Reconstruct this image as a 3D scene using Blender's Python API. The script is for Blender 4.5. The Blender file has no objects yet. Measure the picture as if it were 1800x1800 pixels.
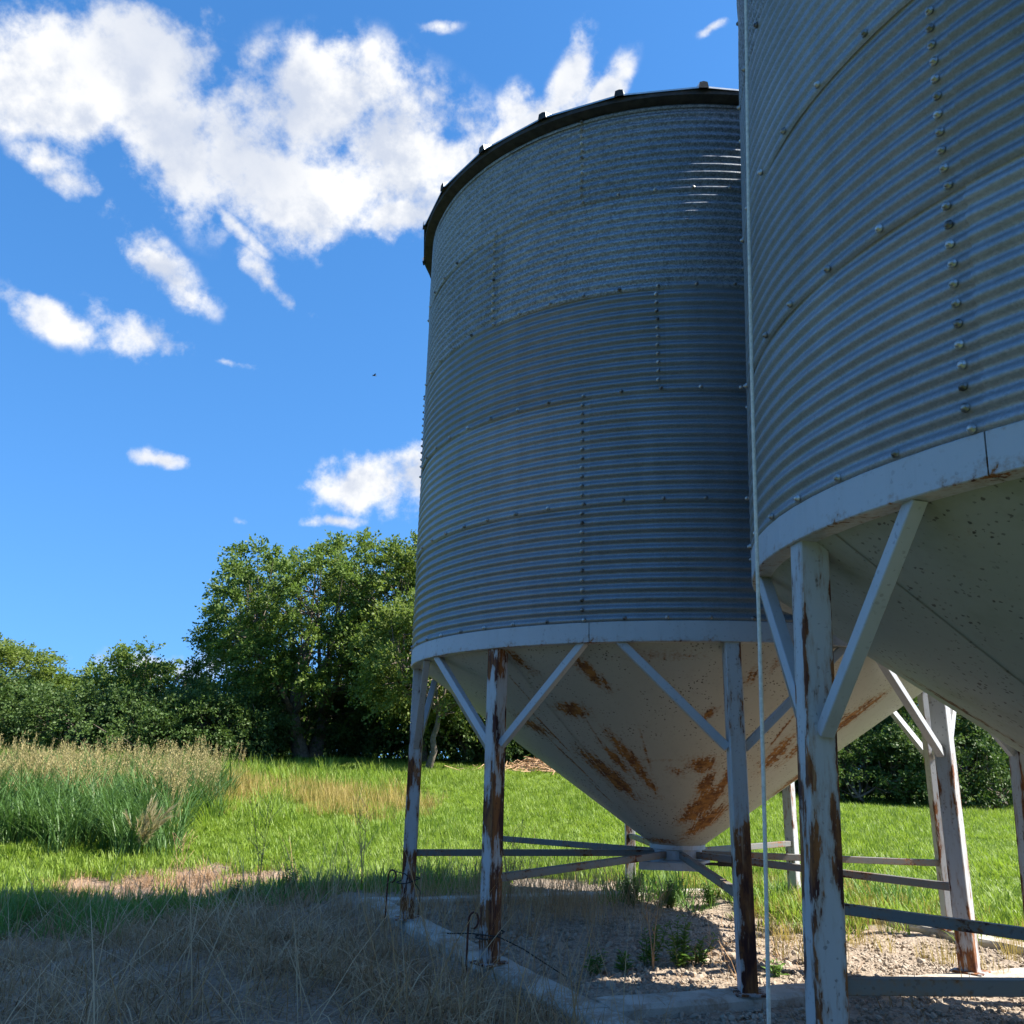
import bpy, math, random
import numpy as np
from mathutils import Matrix, Vector
PI = math.pi
scene = bpy.context.scene
col = scene.collection
rng = np.random.default_rng(7)
random.seed(7)

# ------------------------------------------------------------------ camera
EYE = 1.34
F_PX = 1538.3                      # focal length in pixels of an 1800 px wide picture
PITCH, ROLL = 0.2772, 0.0218
cp, sp, cr, sr = math.cos(PITCH), math.sin(PITCH), math.cos(ROLL), math.sin(ROLL)
fw = Vector((0, cp, sp)); rt0 = Vector((1, 0, 0)); up0 = Vector((0, -sp, cp))
rt = rt0 * cr + up0 * sr; up = up0 * cr - rt0 * sr
cam_data = bpy.data.cameras.new('camera'); cam_data.sensor_width = 36.0
cam_data.lens = 36.0 * F_PX / 1800.0
cam_data.clip_start = 0.05; cam_data.clip_end = 5000
cam = bpy.data.objects.new('camera', cam_data); col.objects.link(cam)
M = Matrix.Identity(4)
for i in range(3):
    M[i][0], M[i][1], M[i][2] = rt[i], up[i], -fw[i]
M[2][3] = EYE
cam.matrix_world = M
scene.camera = cam

# ------------------------------------------------------------------ light and exposure
SUN_AZ = math.radians(97.0)        # from +Y towards +X
SUN_EL = math.radians(46.5)
sun_dir = Vector((math.cos(SUN_EL) * math.sin(SUN_AZ), math.cos(SUN_EL) * math.cos(SUN_AZ), math.sin(SUN_EL)))
sd = bpy.data.lights.new('sun', 'SUN'); sd.energy = 5.0; sd.angle = math.radians(0.53); sd.color = (1.0, 0.94, 0.84)
sun = bpy.data.objects.new('sun', sd); col.objects.link(sun)
sun.rotation_euler = sun_dir.to_track_quat('Z', 'Y').to_euler(); sun.location = (30, 0, 30)
vs = scene.view_settings
vs.view_transform = 'Standard'; vs.look = 'None'; vs.gamma = 1; vs.use_curve_mapping = False
vs.exposure = 1.45
cy = scene.cycles
cy.max_bounces = 6; cy.diffuse_bounces = 3; cy.glossy_bounces = 3; cy.transmission_bounces = 3; cy.transparent_max_bounces = 4
SKY_STRENGTH = 0.110

# ------------------------------------------------------------------ node helper
class NB:
    def __init__(s, nt): s.nt = nt; s.n = nt.nodes; s.l = nt.links
    def new(s, t, **kw):
        n = s.n.new(t)
        for k, v in kw.items(): setattr(n, k, v)
        return n
    def put(s, sock, v):
        if isinstance(v, bpy.types.NodeSocket): s.l.new(v, sock)
        elif v is not None:
            try: sock.default_value = v
            except Exception: sock.default_value = tuple(v) + (1,) if hasattr(v, '__len__') and len(v) == 3 else v
    def math(s, op, a, b=None, c=None, clamp=False):
        n = s.new('ShaderNodeMath', operation=op, use_clamp=clamp)
        s.put(n.inputs[0], a); s.put(n.inputs[1], b)
        if c is not None: s.put(n.inputs[2], c)
        return n.outputs[0]
    def vmath(s, op, a, b=None):
        n = s.new('ShaderNodeVectorMath', operation=op)
        s.put(n.inputs[0], a)
        if b is not None: s.put(n.inputs[1], b)
        return n.outputs['Value'] if op in ('LENGTH', 'DOT_PRODUCT') else n.outputs[0]
    def mapr(s, v, a, b, c=0.0, d=1.0, smooth=True):
        n = s.new('ShaderNodeMapRange', interpolation_type='SMOOTHSTEP' if smooth else 'LINEAR')
        s.put(n.inputs[0], v)
        for i, q in enumerate((a, b, c, d)): s.put(n.inputs[1 + i], q)
        return n.outputs[0]
    def mix(s, f, a, b, blend='MIX'):
        n = s.new('ShaderNodeMix', data_type='RGBA', blend_type=blend)
        s.put(n.inputs[0], f)
        for sock, v in ((n.inputs[6], a), (n.inputs[7], b)):
            s.put(sock, tuple(v) + (1,) if not isinstance(v, bpy.types.NodeSocket) and len(v) == 3 else v)
        return n.outputs[2]
    def noise(s, vec, scale, detail=3.0, rough=0.55, dist=0.0, out=0):
        n = s.new('ShaderNodeTexNoise'); s.put(n.inputs['Vector'], vec)
        n.inputs['Scale'].default_value = scale; n.inputs['Detail'].default_value = detail
        n.inputs['Roughness'].default_value = rough; n.inputs['Distortion'].default_value = dist
        return n.outputs[out]
    def vor(s, vec, scale, feature='F1', out='Distance'):
        n = s.new('ShaderNodeTexVoronoi', feature=feature); s.put(n.inputs['Vector'], vec)
        n.inputs['Scale'].default_value = scale
        return n.outputs[out]
    def mapping(s, vec, loc=(0, 0, 0), rot=(0, 0, 0), scale=(1, 1, 1), kind='POINT'):
        n = s.new('ShaderNodeMapping', vector_type=kind); s.put(n.inputs[0], vec)
        n.inputs[1].default_value = loc; n.inputs[2].default_value = rot; n.inputs[3].default_value = scale
        return n.outputs[0]
    def attr(s, name, out='Fac'):
        n = s.new('ShaderNodeAttribute'); n.attribute_name = name
        return n.outputs[out]
    def bump(s, h, strength=0.3, dist=0.01):
        n = s.new('ShaderNodeBump'); n.inputs['Strength'].default_value = strength
        n.inputs['Distance'].default_value = dist; s.put(n.inputs['Height'], h)
        return n.outputs[0]

def material(name):
    m = bpy.data.materials.new(name); m.use_nodes = True
    nt = m.node_tree; nt.nodes.clear(); b = NB(nt)
    return m, b, b.new('ShaderNodeOutputMaterial')
def principled(b, out, color, rough=0.6, metallic=0.0, normal=None, spec=None):
    n = b.new('ShaderNodeBsdfPrincipled')
    b.put(n.inputs['Base Color'], tuple(color) + (1,) if not isinstance(color, bpy.types.NodeSocket) else color)
    b.put(n.inputs['Roughness'], rough); b.put(n.inputs['Metallic'], metallic)
    if normal is not None: b.put(n.inputs['Normal'], normal)
    if spec is not None: b.put(n.inputs['Specular IOR Level'], spec)
    b.l.new(n.outputs[0], out.inputs[0])
    return n

# ------------------------------------------------------------------ sky with clouds
def pix_dir(x, y):
    d = fw + rt * ((x - 900) / F_PX) - up * ((y - 900) / F_PX)
    return d.normalized()
def ae(x, y):
    d = pix_dir(x, y); return math.atan2(d.x, d.y), math.asin(d.z)
world = bpy.data.worlds.new('World'); scene.world = world; world.use_nodes = True
wt = world.node_tree; wt.nodes.clear(); W = NB(wt)
wout = W.new('ShaderNodeOutputWorld'); bg = W.new('ShaderNodeBackground'); W.l.new(bg.outputs[0], wout.inputs[0])
bg.inputs[1].default_value = SKY_STRENGTH
sky = W.new('ShaderNodeTexSky', sky_type='NISHITA', sun_disc=False)
sky.sun_elevation = SUN_EL; sky.sun_rotation = SUN_AZ
sky.altitude = 600; sky.air_density = 1.0; sky.dust_density = 0.35; sky.ozone_density = 2.6
hs = W.new('ShaderNodeHueSaturation'); hs.inputs['Saturation'].default_value = 1.27; hs.inputs['Value'].default_value = 1.0
W.l.new(sky.outputs[0], hs.inputs['Color'])
tc = W.new('ShaderNodeTexCoord').outputs['Generated']
lift = W.vmath('NORMALIZE', W.vmath('ADD', W.vmath('MULTIPLY', tc, (1, 1, .72)), (0, 0, .26)))
W.l.new(lift, sky.inputs['Vector'])
sep = W.new('ShaderNodeSeparateXYZ'); W.l.new(tc, sep.inputs[0])
az = W.math('ARCTAN2', sep.outputs[0], sep.outputs[1])
el = W.math('ARCSINE', sep.outputs[2])
cmb = W.new('ShaderNodeCombineXYZ'); W.l.new(az, cmb.inputs[0]); W.l.new(el, cmb.inputs[1])
# warp the cloud outline a little
wn = W.noise(tc, 5.0, 4.0, 0.6, 0.0, out=1)
warp = W.vmath('SCALE', W.vmath('SUBTRACT', wn, (0.5, 0.5, 0.5)))
warp.node.inputs['Scale'].default_value = 0.05
pos = W.vmath('ADD', cmb.outputs[0], warp)
CL = [  # pixel x, y, half-width, half-height, tilt (deg, + = right end up), weight
    (250, 110, 105, 95, 10, 1.0), (300, 235, 130, 85, -40, 1.0), (560, 200, 160, 105, 8, 1.1), (480, 310, 190, 90, -12, 1.05),
    (690, 260, 190, 115, -8, 1.1), (545, 360, 70, 55, 0, .75), (720, 360, 120, 60, 15, .9), (890, 255, 150, 42, 28, .95),
    (900, 190, 32, 45, 60, .6), (980, 160, 75, 32, 50, .75), (1050, 175, 60, 28, 40, .7), (290, 470, 110, 44, -28, .64),
    (480, 498, 80, 28, -36, .60), (262, 592, 110, 50, -18, .64), (400, 640, 70, 16, -5, .5), (640, 862, 110, 62, 10, .95),
    (760, 840, 110, 60, 5, .9), (590, 925, 60, 14, 0, .7), (278, 798, 60, 17, 0, .62), (420, 915, 30, 10, 0, .45),
    (90, 140, 130, 95, 5, .9), (120, 320, 90, 40, -20, .6), (90, 560, 100, 36, -10, .5), (770, 50, 40, 12, 10, .38), (1250, 44, 30, 10, 10, .42),
    (360, 18, 36, 22, 10, .5), (420, 400, 80, 20, -30, .5), (230, 1165, 240, 40, 0, .5)]
def ellipse(a, e, wa, we, tilt, wgt):
    m = W.mapping(pos, (a, e, 0), (0, 0, tilt), (wa, we, 1), 'TEXTURE')
    d = W.vmath('LENGTH', m)
    return W.math('MULTIPLY_ADD', d, -(.45 + .55 * wgt), wgt)
acc = None
for (x, y, hw, hh, tl, wg) in CL:
    a, e = ae(x, y)
    k = 1.0 / max(math.cos(e), .3)
    v = ellipse(a, e, hw / F_PX * k * (1.12 if hw > 100 else 1.3), hh / F_PX * (1.12 if hw > 100 else 1.3), math.radians(tl), wg)
    acc = v if acc is None else W.math('MAXIMUM', acc, v)
r2 = random.Random(3)
for i in range(9):                 # the same scattered cumulus over the rest of the sky
    a = 0.85 + i * (2 * PI - 1.6) / 9 + r2.uniform(-.1, .1)
    if a > PI: a -= 2 * PI
    v = ellipse(a, r2.uniform(.25, .85), r2.uniform(.12, .22), r2.uniform(.05, .09), r2.uniform(-.4, .4), r2.uniform(.7, 1.0))
    acc = W.math('MAXIMUM', acc, v)
cn = W.noise(tc, 11.0, 8.0, 0.60, 0.0)
cn2 = W.noise(tc, 36.0, 5.0, 0.62, 0.0)
dens = W.math('ADD', acc, W.math('MULTIPLY_ADD', cn, 2.3, -1.16))
dens = W.math('ADD', dens, W.math('MULTIPLY_ADD', cn2, 0.8, -0.40))
present = W.mapr(acc, -0.25, 0.15)
cover = W.math('MULTIPLY', W.mapr(dens, 0.0, 0.60), present)
# relief: density compared with the density a little way towards the sun
lit = W.noise(W.vmath('ADD', tc, (0.022, 0.0, 0.026)), 11.0, 8.0, 0.6, 0.0)
rel = W.math('SUBTRACT', cn, lit)
shade = W.mapr(W.math('ADD', W.math('MULTIPLY', rel, 3.4), W.math('MULTIPLY_ADD', dens, -0.30, 0.62)), -0.05, 0.75)
shade = W.math('MULTIPLY', shade, W.mapr(W.math('ADD', W.noise(tc, 5.5, 3, .5), W.math('MULTIPLY', dens, -.10)), .26, .50, .25, 1.0))
ccol = W.mix(shade, (2.2, 2.42, 2.88), (3.5, 3.52, 3.54))
W.l.new(W.mix(cover, hs.outputs[0], ccol), bg.inputs[0])

# ------------------------------------------------------------------ object helpers
def link(o, parent=None):
    col.objects.link(o)
    if parent is not None: o.parent = parent
    return o
def mesh_np(name, V, Fs, mat=None, smooth=False, attrs=None, mats=None, midx=None):
    """V (n,3); Fs (m,k) array or list of such arrays / lists of faces"""
    me = bpy.data.meshes.new(name)
    V = np.asarray(V, dtype=np.float32)
    if isinstance(Fs, np.ndarray): Fs = [Fs]
    Fs = [np.asarray(f, dtype=np.int32) for f in Fs if len(f)]
    me.vertices.add(len(V)); me.vertices.foreach_set('co', V.ravel())
    nl = sum(f.size for f in Fs); npoly = sum(len(f) for f in Fs)
    me.loops.add(nl); me.loops.foreach_set('vertex_index', np.concatenate([f.ravel() for f in Fs]))
    tot = np.concatenate([np.full(len(f), f.shape[1], np.int32) for f in Fs])
    st = np.concatenate([[0], np.cumsum(tot)[:-1]]).astype(np.int32)
    me.polygons.add(npoly); me.polygons.foreach_set('loop_start', st); me.polygons.foreach_set('loop_total', tot)
    me.polygons.foreach_set('use_smooth', np.full(npoly, bool(smooth)))
    for m in (mats or ([mat] if mat else [])): me.materials.append(m)
    if midx is not None: me.polygons.foreach_set('material_index', np.asarray(midx, np.int32))
    me.update(calc_edges=True)
    for k, a in (attrs or {}).items():
        at = me.attributes.new(k, 'FLOAT', 'POINT'); at.data.foreach_set('value', np.asarray(a, np.float32))
    return me
def obj(name, me, parent=None): return link(bpy.data.objects.new(name, me), parent)
def empty(name, loc=(0, 0, 0), rot=(0, 0, 0)):
    o = bpy.data.objects.new(name, None); o.location = loc; o.rotation_euler = rot; o.empty_display_size = .2
    return link(o)
def tag(o, label=None, cat=None, group=None, kind=None):
    if label: o['label'] = label
    if cat: o['category'] = cat
    if group: o['group'] = group
    if kind: o['kind'] = kind
    return o
class MB:
    """gathers quads/tris of several shapes into one mesh"""
    def __init__(s): s.V = []; s.Q = []; s.T = []; s.n = 0; s.A = {}
    def add(s, V, Q=None, T=None, **at):
        V = np.asarray(V, float)
        if Q is not None and len(Q): s.Q.append(np.asarray(Q) + s.n)
        if T is not None and len(T): s.T.append(np.asarray(T) + s.n)
        s.V.append(V)
        for k, v in at.items(): s.A.setdefault(k, []).append(np.broadcast_to(np.asarray(v, float), (len(V),)))
        s.n += len(V)
    def mesh(s, name, mat, smooth=False, **kw):
        Fs = []
        if s.Q: Fs.append(np.concatenate(s.Q))
        if s.T: Fs.append(np.concatenate(s.T))
        return mesh_np(name, np.concatenate(s.V), Fs, mat, smooth, {k: np.concatenate(v) for k, v in s.A.items()}, **kw)
def tube(P, R, n=6, cap=True):
    P = np.asarray(P, float); R = np.broadcast_to(np.asarray(R, float), (len(P),))
    T = np.gradient(P, axis=0); T /= np.linalg.norm(T, axis=1)[:, None] + 1e-9
    ref = np.array([0, 0, 1.0]) if abs(T[0][2]) < .8 else np.array([1.0, 0, 0])
    V = []
    for p, t, r in zip(P, T, R):
        a = np.cross(t, ref); a /= np.linalg.norm(a) + 1e-9; b = np.cross(t, a)
        th = np.arange(n) * 2 * PI / n
        V.append(p + r * (np.cos(th)[:, None] * a + np.sin(th)[:, None] * b))
    V = np.concatenate(V); m = len(P)
    i = np.arange(m - 1)[:, None] * n; j = np.arange(n)[None]; jn = (j + 1) % n
    Q = np.stack([i + j, i + jn, i + n + jn, i + n + j], -1).reshape(-1, 4)
    Tt = []
    if cap:
        for k in range(1, n - 1):
            Tt.append((0, k + 1, k)); o = (m - 1) * n; Tt.append((o, o + k, o + k + 1))
    return V, Q, np.array(Tt).reshape(-1, 3)
def box(c, h, Rm=None):
    """box with centre c, half sizes h, columns of Rm = axes"""
    s = np.array([(-1, -1, -1), (1, -1, -1), (1, 1, -1), (-1, 1, -1), (-1, -1, 1), (1, -1, 1), (1, 1, 1), (-1, 1, 1)], float) * np.asarray(h, float)
    if Rm is not None: s = s @ np.asarray(Rm, float).T
    Q = np.array([(0, 3, 2, 1), (4, 5, 6, 7), (0, 1, 5, 4), (1, 2, 6, 5), (2, 3, 7, 6), (3, 0, 4, 7)])
    return s + np.asarray(c, float), Q
def beam(p, q, w, d, side=(0, 0, 1), bev=0.15, seg=1):
    """bevelled rectangular bar from p to q; w along side direction, d across"""
    p = np.asarray(p, float); q = np.asarray(q, float); t = (q - p) / np.linalg.norm(q - p)
    s = np.asarray(side, float); s = s - t * (s @ t); s /= np.linalg.norm(s); a = np.cross(t, s)
    hw, hd = w / 2, d / 2; bv = bev * min(hw, hd)
    prof = [(-hw + bv, -hd), (0, -hd), (hw - bv, -hd), (hw, -hd + bv), (hw, 0), (hw, hd - bv), (hw - bv, hd), (0, hd), (-hw + bv, hd), (-hw, hd - bv), (-hw, 0), (-hw, -hd + bv)]
    edge = [1, 0, 1, 1, 0, 1, 1, 0, 1, 1, 0, 1]
    n = len(prof); V = []; E = []; Hh = []
    for k in range(seg + 1):
        c = p + (q - p) * k / seg
        for (x, y), e in zip(prof, edge): V.append(c + s * x + a * y); E.append(e); Hh.append(k / seg)
    i = np.arange(seg)[:, None] * n; j = np.arange(n)[None]; jn = (j + 1) % n
    Q = np.stack([i + j, i + jn, i + n + jn, i + n + j], -1).reshape(-1, 4)
    Tt = []
    for k in range(1, n - 1): Tt.append((0, k + 1, k)); o = seg * n; Tt.append((o, o + k, o + k + 1))
    return np.array(V), Q, np.array(Tt), np.array(E, float), np.array(Hh)
def fbm1(x, seed):
    r = np.random.default_rng(seed); y = np.zeros_like(x)
    for k in range(5): y += np.sin(x * (1.7 ** k) * 2.1 + r.uniform(0, 6.28)) / (1.5 ** k)
    return y / 2.5

# ------------------------------------------------------------------ materials
def m_galv(name, spangle):
    m, b, o = material(name)
    tcn = b.new('ShaderNodeTexCoord').outputs['Object']
    v1 = b.vor(b.mapping(tcn, scale=(1, 1, 1.0)), 95.0 if spangle > .5 else 140.0, out='Color')
    sx = b.new('ShaderNodeSeparateColor'); b.l.new(v1, sx.inputs[0])
    big = b.noise(tcn, 1.3, 4, .6)
    streak = b.noise(b.mapping(tcn, scale=(9, 9, .7)), 1.0, 4, .6)
    val = b.math('ADD', b.math('MULTIPLY', sx.outputs[0], .20 * spangle), b.math('MULTIPLY_ADD', big, .14, .185 - .085 * spangle))
    val = b.math('ADD', val, b.math('MULTIPLY_ADD', streak, .10, -.05))
    oi = b.new('ShaderNodeObjectInfo'); val = b.math('MULTIPLY', val, b.math('MULTIPLY_ADD', oi.outputs['Random'], .34, .80))
    cb = b.new('ShaderNodeCombineColor')
    b.put(cb.inputs[0], b.math('MULTIPLY', val, .90)); b.put(cb.inputs[1], val); b.put(cb.inputs[2], b.math('MULTIPLY', val, 1.10))
    dirt = b.mapr(b.noise(b.mapping(tcn, scale=(3, 3, 1)), 3.0, 5, .7), .58, .8)
    c = b.mix(b.math('MULTIPLY', dirt, .3), cb.outputs[0], (.24, .22, .19))
    rough = b.math('MULTIPLY_ADD', sx.outputs[1], .14 * spangle, .48)
    h = b.math('ADD', b.math('MULTIPLY', sx.outputs[2], .6 * spangle), b.noise(tcn, 30, 2, .5))
    principled(b, o, c, rough, .58, b.bump(h, .16 + .2 * spangle, .003))
    return m
GALV = m_galv('galvanised_sheet', .3); GALV_S = m_galv('galvanised_sheet_spangled', 1.0)

RUST_D, RUST_O = (.050, .013, .010), (.25, .092, .024)
def m_paint(name, base, base2, speck=.5, edge_gain=.0, stretch=(1, 1, 1), rough=.5, algae=0.0, iso=1.3, ns=9.0, rd=None, ro_=None):
    """painted steel: attribute 'rust' says where rust is likely, noise breaks it up"""
    m, b, o = material(name)
    tcn = b.new('ShaderNodeTexCoord').outputs['Object']
    st = b.mapping(tcn, scale=stretch)
    n1 = b.noise(st, ns, 6, .68); n2 = b.noise(st, 42.0, 4, .6); n3 = b.noise(tcn, 2.2, 4, .6)
    ra = b.attr('rust')
    fld = b.math('ADD', ra, b.math('ADD', b.math('MULTIPLY_ADD', n1, iso, -iso / 2), b.math('MULTIPLY_ADD', n2, 1.15, -.575)))
    rust = b.mapr(fld, .46, .60)
    stain = b.mapr(fld, .12, .60)
    # pin-hole specks in the paint
    vd = b.vor(b.vmath('ADD', tcn, b.vmath('MULTIPLY', b.noise(tcn, 25, 3, .6, out=1), (.03, .03, .03))), 36.0); sm = b.mapr(b.math('ADD', b.math('MULTIPLY', n3, .6), b.math('MULTIPLY', n1, .4)), .42, .58)
    sp1 = b.math('MULTIPLY', b.mapr(b.math('ADD', vd, b.math('MULTIPLY_ADD', n2, -.75, .42)), .30, .20), sm)
    speckm = b.math('MULTIPLY', sp1, speck)
    pc = b.mix(n3, base, base2)
    pc = b.mix(b.math('MULTIPLY', b.mapr(b.noise(b.mapping(tcn, scale=(6, 6, .6)), 2.0, 5, .65), .5, .8), .25), pc, (.19, .175, .15))
    if algae > 0:
        pc = b.mix(b.math('MULTIPLY', b.mapr(b.noise(tcn, 1.6, 5, .65), .5, .75), algae), pc, (.12, .15, .06))
    pc = b.mix(b.math('MULTIPLY', stain, .55), pc, (.24, .125, .045))
    rc = b.mix(b.mapr(b.noise(st, 16, 5, .65), .38, .62), rd or RUST_D, ro_ or RUST_O)
    rc = b.mix(b.mapr(b.noise(b.mapping(tcn, scale=(34, 34, 2.5) if stretch[2] < 1 else (12, 12, 12)), 1.0, 5, .65), .56, .72), rc, (.36, .21, .11))
    c = b.mix(rust, pc, rc)
    c = b.mix(speckm, c, (.035, .022, .016))
    rr = b.math('MULTIPLY_ADD', rust, .4, rough, clamp=True)
    hgt = b.math('ADD', b.math('MULTIPLY', rust, b.math('MULTIPLY_ADD', n2, .8, -.9)), b.math('MULTIPLY', speckm, -.5))
    principled(b, o, c, rr, 0.0, b.bump(hgt, .5, .003))
    return m
PAINT = m_paint('white_paint_rusting', (.37, .385, .40), (.45, .465, .48), .5, stretch=(1, 1, .22), iso=2.2, ns=20.0)
PAINT_BRACE = m_paint('white_paint_brace', (.36, .38, .405), (.44, .46, .485), .3)
SPOKE = m_paint('dirty_shaded_paint', (.115, .118, .112), (.19, .192, .185), .4)  # dark base holds dirt plus painted-in shade from the cone above
CONE = m_paint('cream_paint_hopper', (.355, .352, .315), (.43, .425, .385), .95, iso=.75, rd=(.13, .048, .014), ro_=(.33, .15, .036))
CONE2 = m_paint('cream_paint_hopper_mossy', (.29, .29, .245), (.36, .355, .30), .9, algae=.55)

def m_simple(name, c1, c2, scale=20, rough=.7, metallic=0, bump=.2, dist=.003):
    m, b, o = material(name)
    t = b.new('ShaderNodeTexCoord').outputs['Object']
    n = b.noise(t, scale, 5, .6)
    principled(b, o, b.mix(b.mapr(n, .3, .7), c1, c2), rough, metallic, b.bump(n, bump, dist))
    return m
BOLT = m_simple('bolt_zinc', (.05, .045, .04), (.62, .62, .61), 7, .38, .7)
ROOFM = m_simple('roof_sheet_galvanised', (.42, .43, .42), (.58, .59, .58), 6, .42, .8)
EAVE_SHADE = m_simple('eave_shade_paint', (.022, .021, .020), (.05, .048, .045), 14, .8)  # near-black colour standing in for shade at the roof edge
DARK = m_simple('dark_rubber_handle', (.012, .012, .012), (.03, .03, .03), 30, .7)
ROPE = m_simple('pale_rope', (.52, .50, .44), (.70, .68, .60), 60, .85)
RUSTM = m_simple('rusty_bar', (.06, .018, .012), (.16, .05, .02), 40, .85)
WIREM = m_simple('dark_wire', (.02, .02, .022), (.06, .055, .05), 40, .6, .5)
CONC = None
def m_conc():
    m, b, o = material('weathered_concrete')
    t = b.new('ShaderNodeTexCoord').outputs['Object']
    n = b.noise(t, 3.0, 7, .68); f = b.noise(t, 45, 4, .6)
    c = b.mix(b.mapr(n, .3, .7), (.36, .325, .275), (.54, .505, .445))
    c = b.mix(b.math('MULTIPLY', b.mapr(b.noise(t, 4, 6, .75), .46, .62), .75), c, (.24, .155, .09))
    c = b.mix(b.mapr(b.vor(t, 60), .16, .05), c, (.12, .11, .10))
    principled(b, o, c, .9, 0, b.bump(b.math('ADD', n, b.math('MULTIPLY', f, .5)), .6, .012))
    return m
CONC = m_conc()

def m_leaf(name, ca, cb_, cc, trans=.35, rough=.55, scale=.7):
    """foliage: colour from the per-face random attribute 'tint' and position"""
    m, b, o = material(name)
    g = b.new('ShaderNodeNewGeometry'); oi = b.new('ShaderNodeObjectInfo')
    n = b.noise(g.outputs['Position'], scale, 3, .6)
    t = b.attr('tint')
    c = b.mix(b.mapr(n, .35, .65), ca, cb_)
    c = b.mix(b.math('MULTIPLY', t, .75), c, cc)
    c = b.mix(b.math('MULTIPLY', oi.outputs['Random'], .35), c, b.mix(.5, c, cb_))
    p = b.new('ShaderNodeBsdfPrincipled'); b.put(p.inputs['Base Color'], c); p.inputs['Roughness'].default_value = rough
    p.inputs['Specular IOR Level'].default_value = .3
    tr = b.new('ShaderNodeBsdfTranslucent'); b.put(tr.inputs[0], b.mix(.5, c, b.mix(1.0, c, (1.25, 1.3, .55), 'MULTIPLY')))
    ms = b.new('ShaderNodeMixShader'); ms.inputs[0].default_value = trans
    b.l.new(p.outputs[0], ms.inputs[1]); b.l.new(tr.outputs[0], ms.inputs[2]); b.l.new(ms.outputs[0], o.inputs[0])
    return m
LEAF = m_leaf('elm_leaves', (.092, .158, .030), (.135, .205, .040), (.185, .240, .052), .42)
LEAF_Y = m_leaf('yellowish_leaves', (.108, .165, .032), (.155, .212, .043), (.205, .25, .056), .44)
LEAF_D = m_leaf('dark_bush_leaves', (.048, .095, .024), (.075, .130, .032), (.11, .165, .042), .32)
LEAF_W = m_leaf('weed_leaves', (.10, .20, .04), (.13, .25, .05), (.18, .30, .08), .35)
GRASS = m_leaf('meadow_grass', (.150, .255, .030), (.205, .310, .040), (.27, .35, .06), .45, .5, .5)
GRASS_DRY = m_leaf('seeding_grass', (.30, .24, .06), (.38, .29, .085), (.44, .34, .13), .38, .6, .9)
REED = m_leaf('reed_leaves', (.055, .125, .030), (.085, .17, .045), (.12, .21, .06), .33, .45, .8)
REED_HEAD = m_leaf('reed_seed_heads', (.26, .23, .09), (.34, .29, .12), (.42, .34, .17), .3, .7, .8)
STRAW = m_leaf('dead_weeds', (.27, .150, .078), (.46, .28, .150), (.74, .52, .31), .15, .75, 2.5)
LITTER = m_leaf('straw_litter', (.22, .12, .06), (.34, .20, .10), (.50, .34, .19), .1, .8, 2.5)
BARK = m_simple('tree_bark', (.09, .07, .05), (.19, .155, .12), 14, .9, 0, .7, .02)
STEM = m_simple('weed_stem', (.10, .13, .04), (.16, .17, .06), 20, .8)

def m_ground():
    m, b, o = material('ground_soil')
    g = b.new('ShaderNodeNewGeometry').outputs['Position']
    s = b.new('ShaderNodeSeparateXYZ'); b.l.new(g, s.inputs[0])
    n1 = b.noise(g, 1.1, 6, .65); n2 = b.noise(g, 9, 5, .65); n3 = b.noise(g, 60, 4, .6)
    dirt = b.mix(b.mapr(n1, .3, .7), (.22, .158, .105), (.30, .225, .155))
    dirt = b.mix(b.mapr(n2, .4, .7), dirt, (.31, .24, .17))
    left = b.mapr(b.math('ADD', b.math('MULTIPLY_ADD', s.outputs[0], .9067, 1.242), b.math('MULTIPLY_ADD', s.outputs[1], .422, -3.806)), .05, -.3)
    dirt = b.mix(left, dirt, b.mix(n2, (.17, .088, .045), (.36, .21, .115)))
    green = b.mix(n2, (.036, .062, .012), (.062, .095, .018))
    ga = b.attr('grass')
    gm = b.mapr(b.math('ADD', ga, b.math('MULTIPLY_ADD', n2, .5, -.25)), .35, .65)
    c = b.mix(gm, dirt, green)
    stone = b.vor(g, 42.0, out='Color'); sv = b.new('ShaderNodeSeparateColor'); b.l.new(stone, sv.inputs[0])
    c = b.mix(b.math('MULTIPLY', b.math('SUBTRACT', 1.0, gm), .45), c, b.mix(sv.outputs[0], (.16, .12, .09), (.42, .36, .29)))
    principled(b, o, c, .95, 0, b.bump(b.math('ADD', b.math('MULTIPLY', n2, .6), b.math('ADD', b.math('MULTIPLY', n3, .4), b.math('MULTIPLY', b.vor(g, 42.0), .5))), .8, .03))
    return m
GROUND = m_ground()

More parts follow.
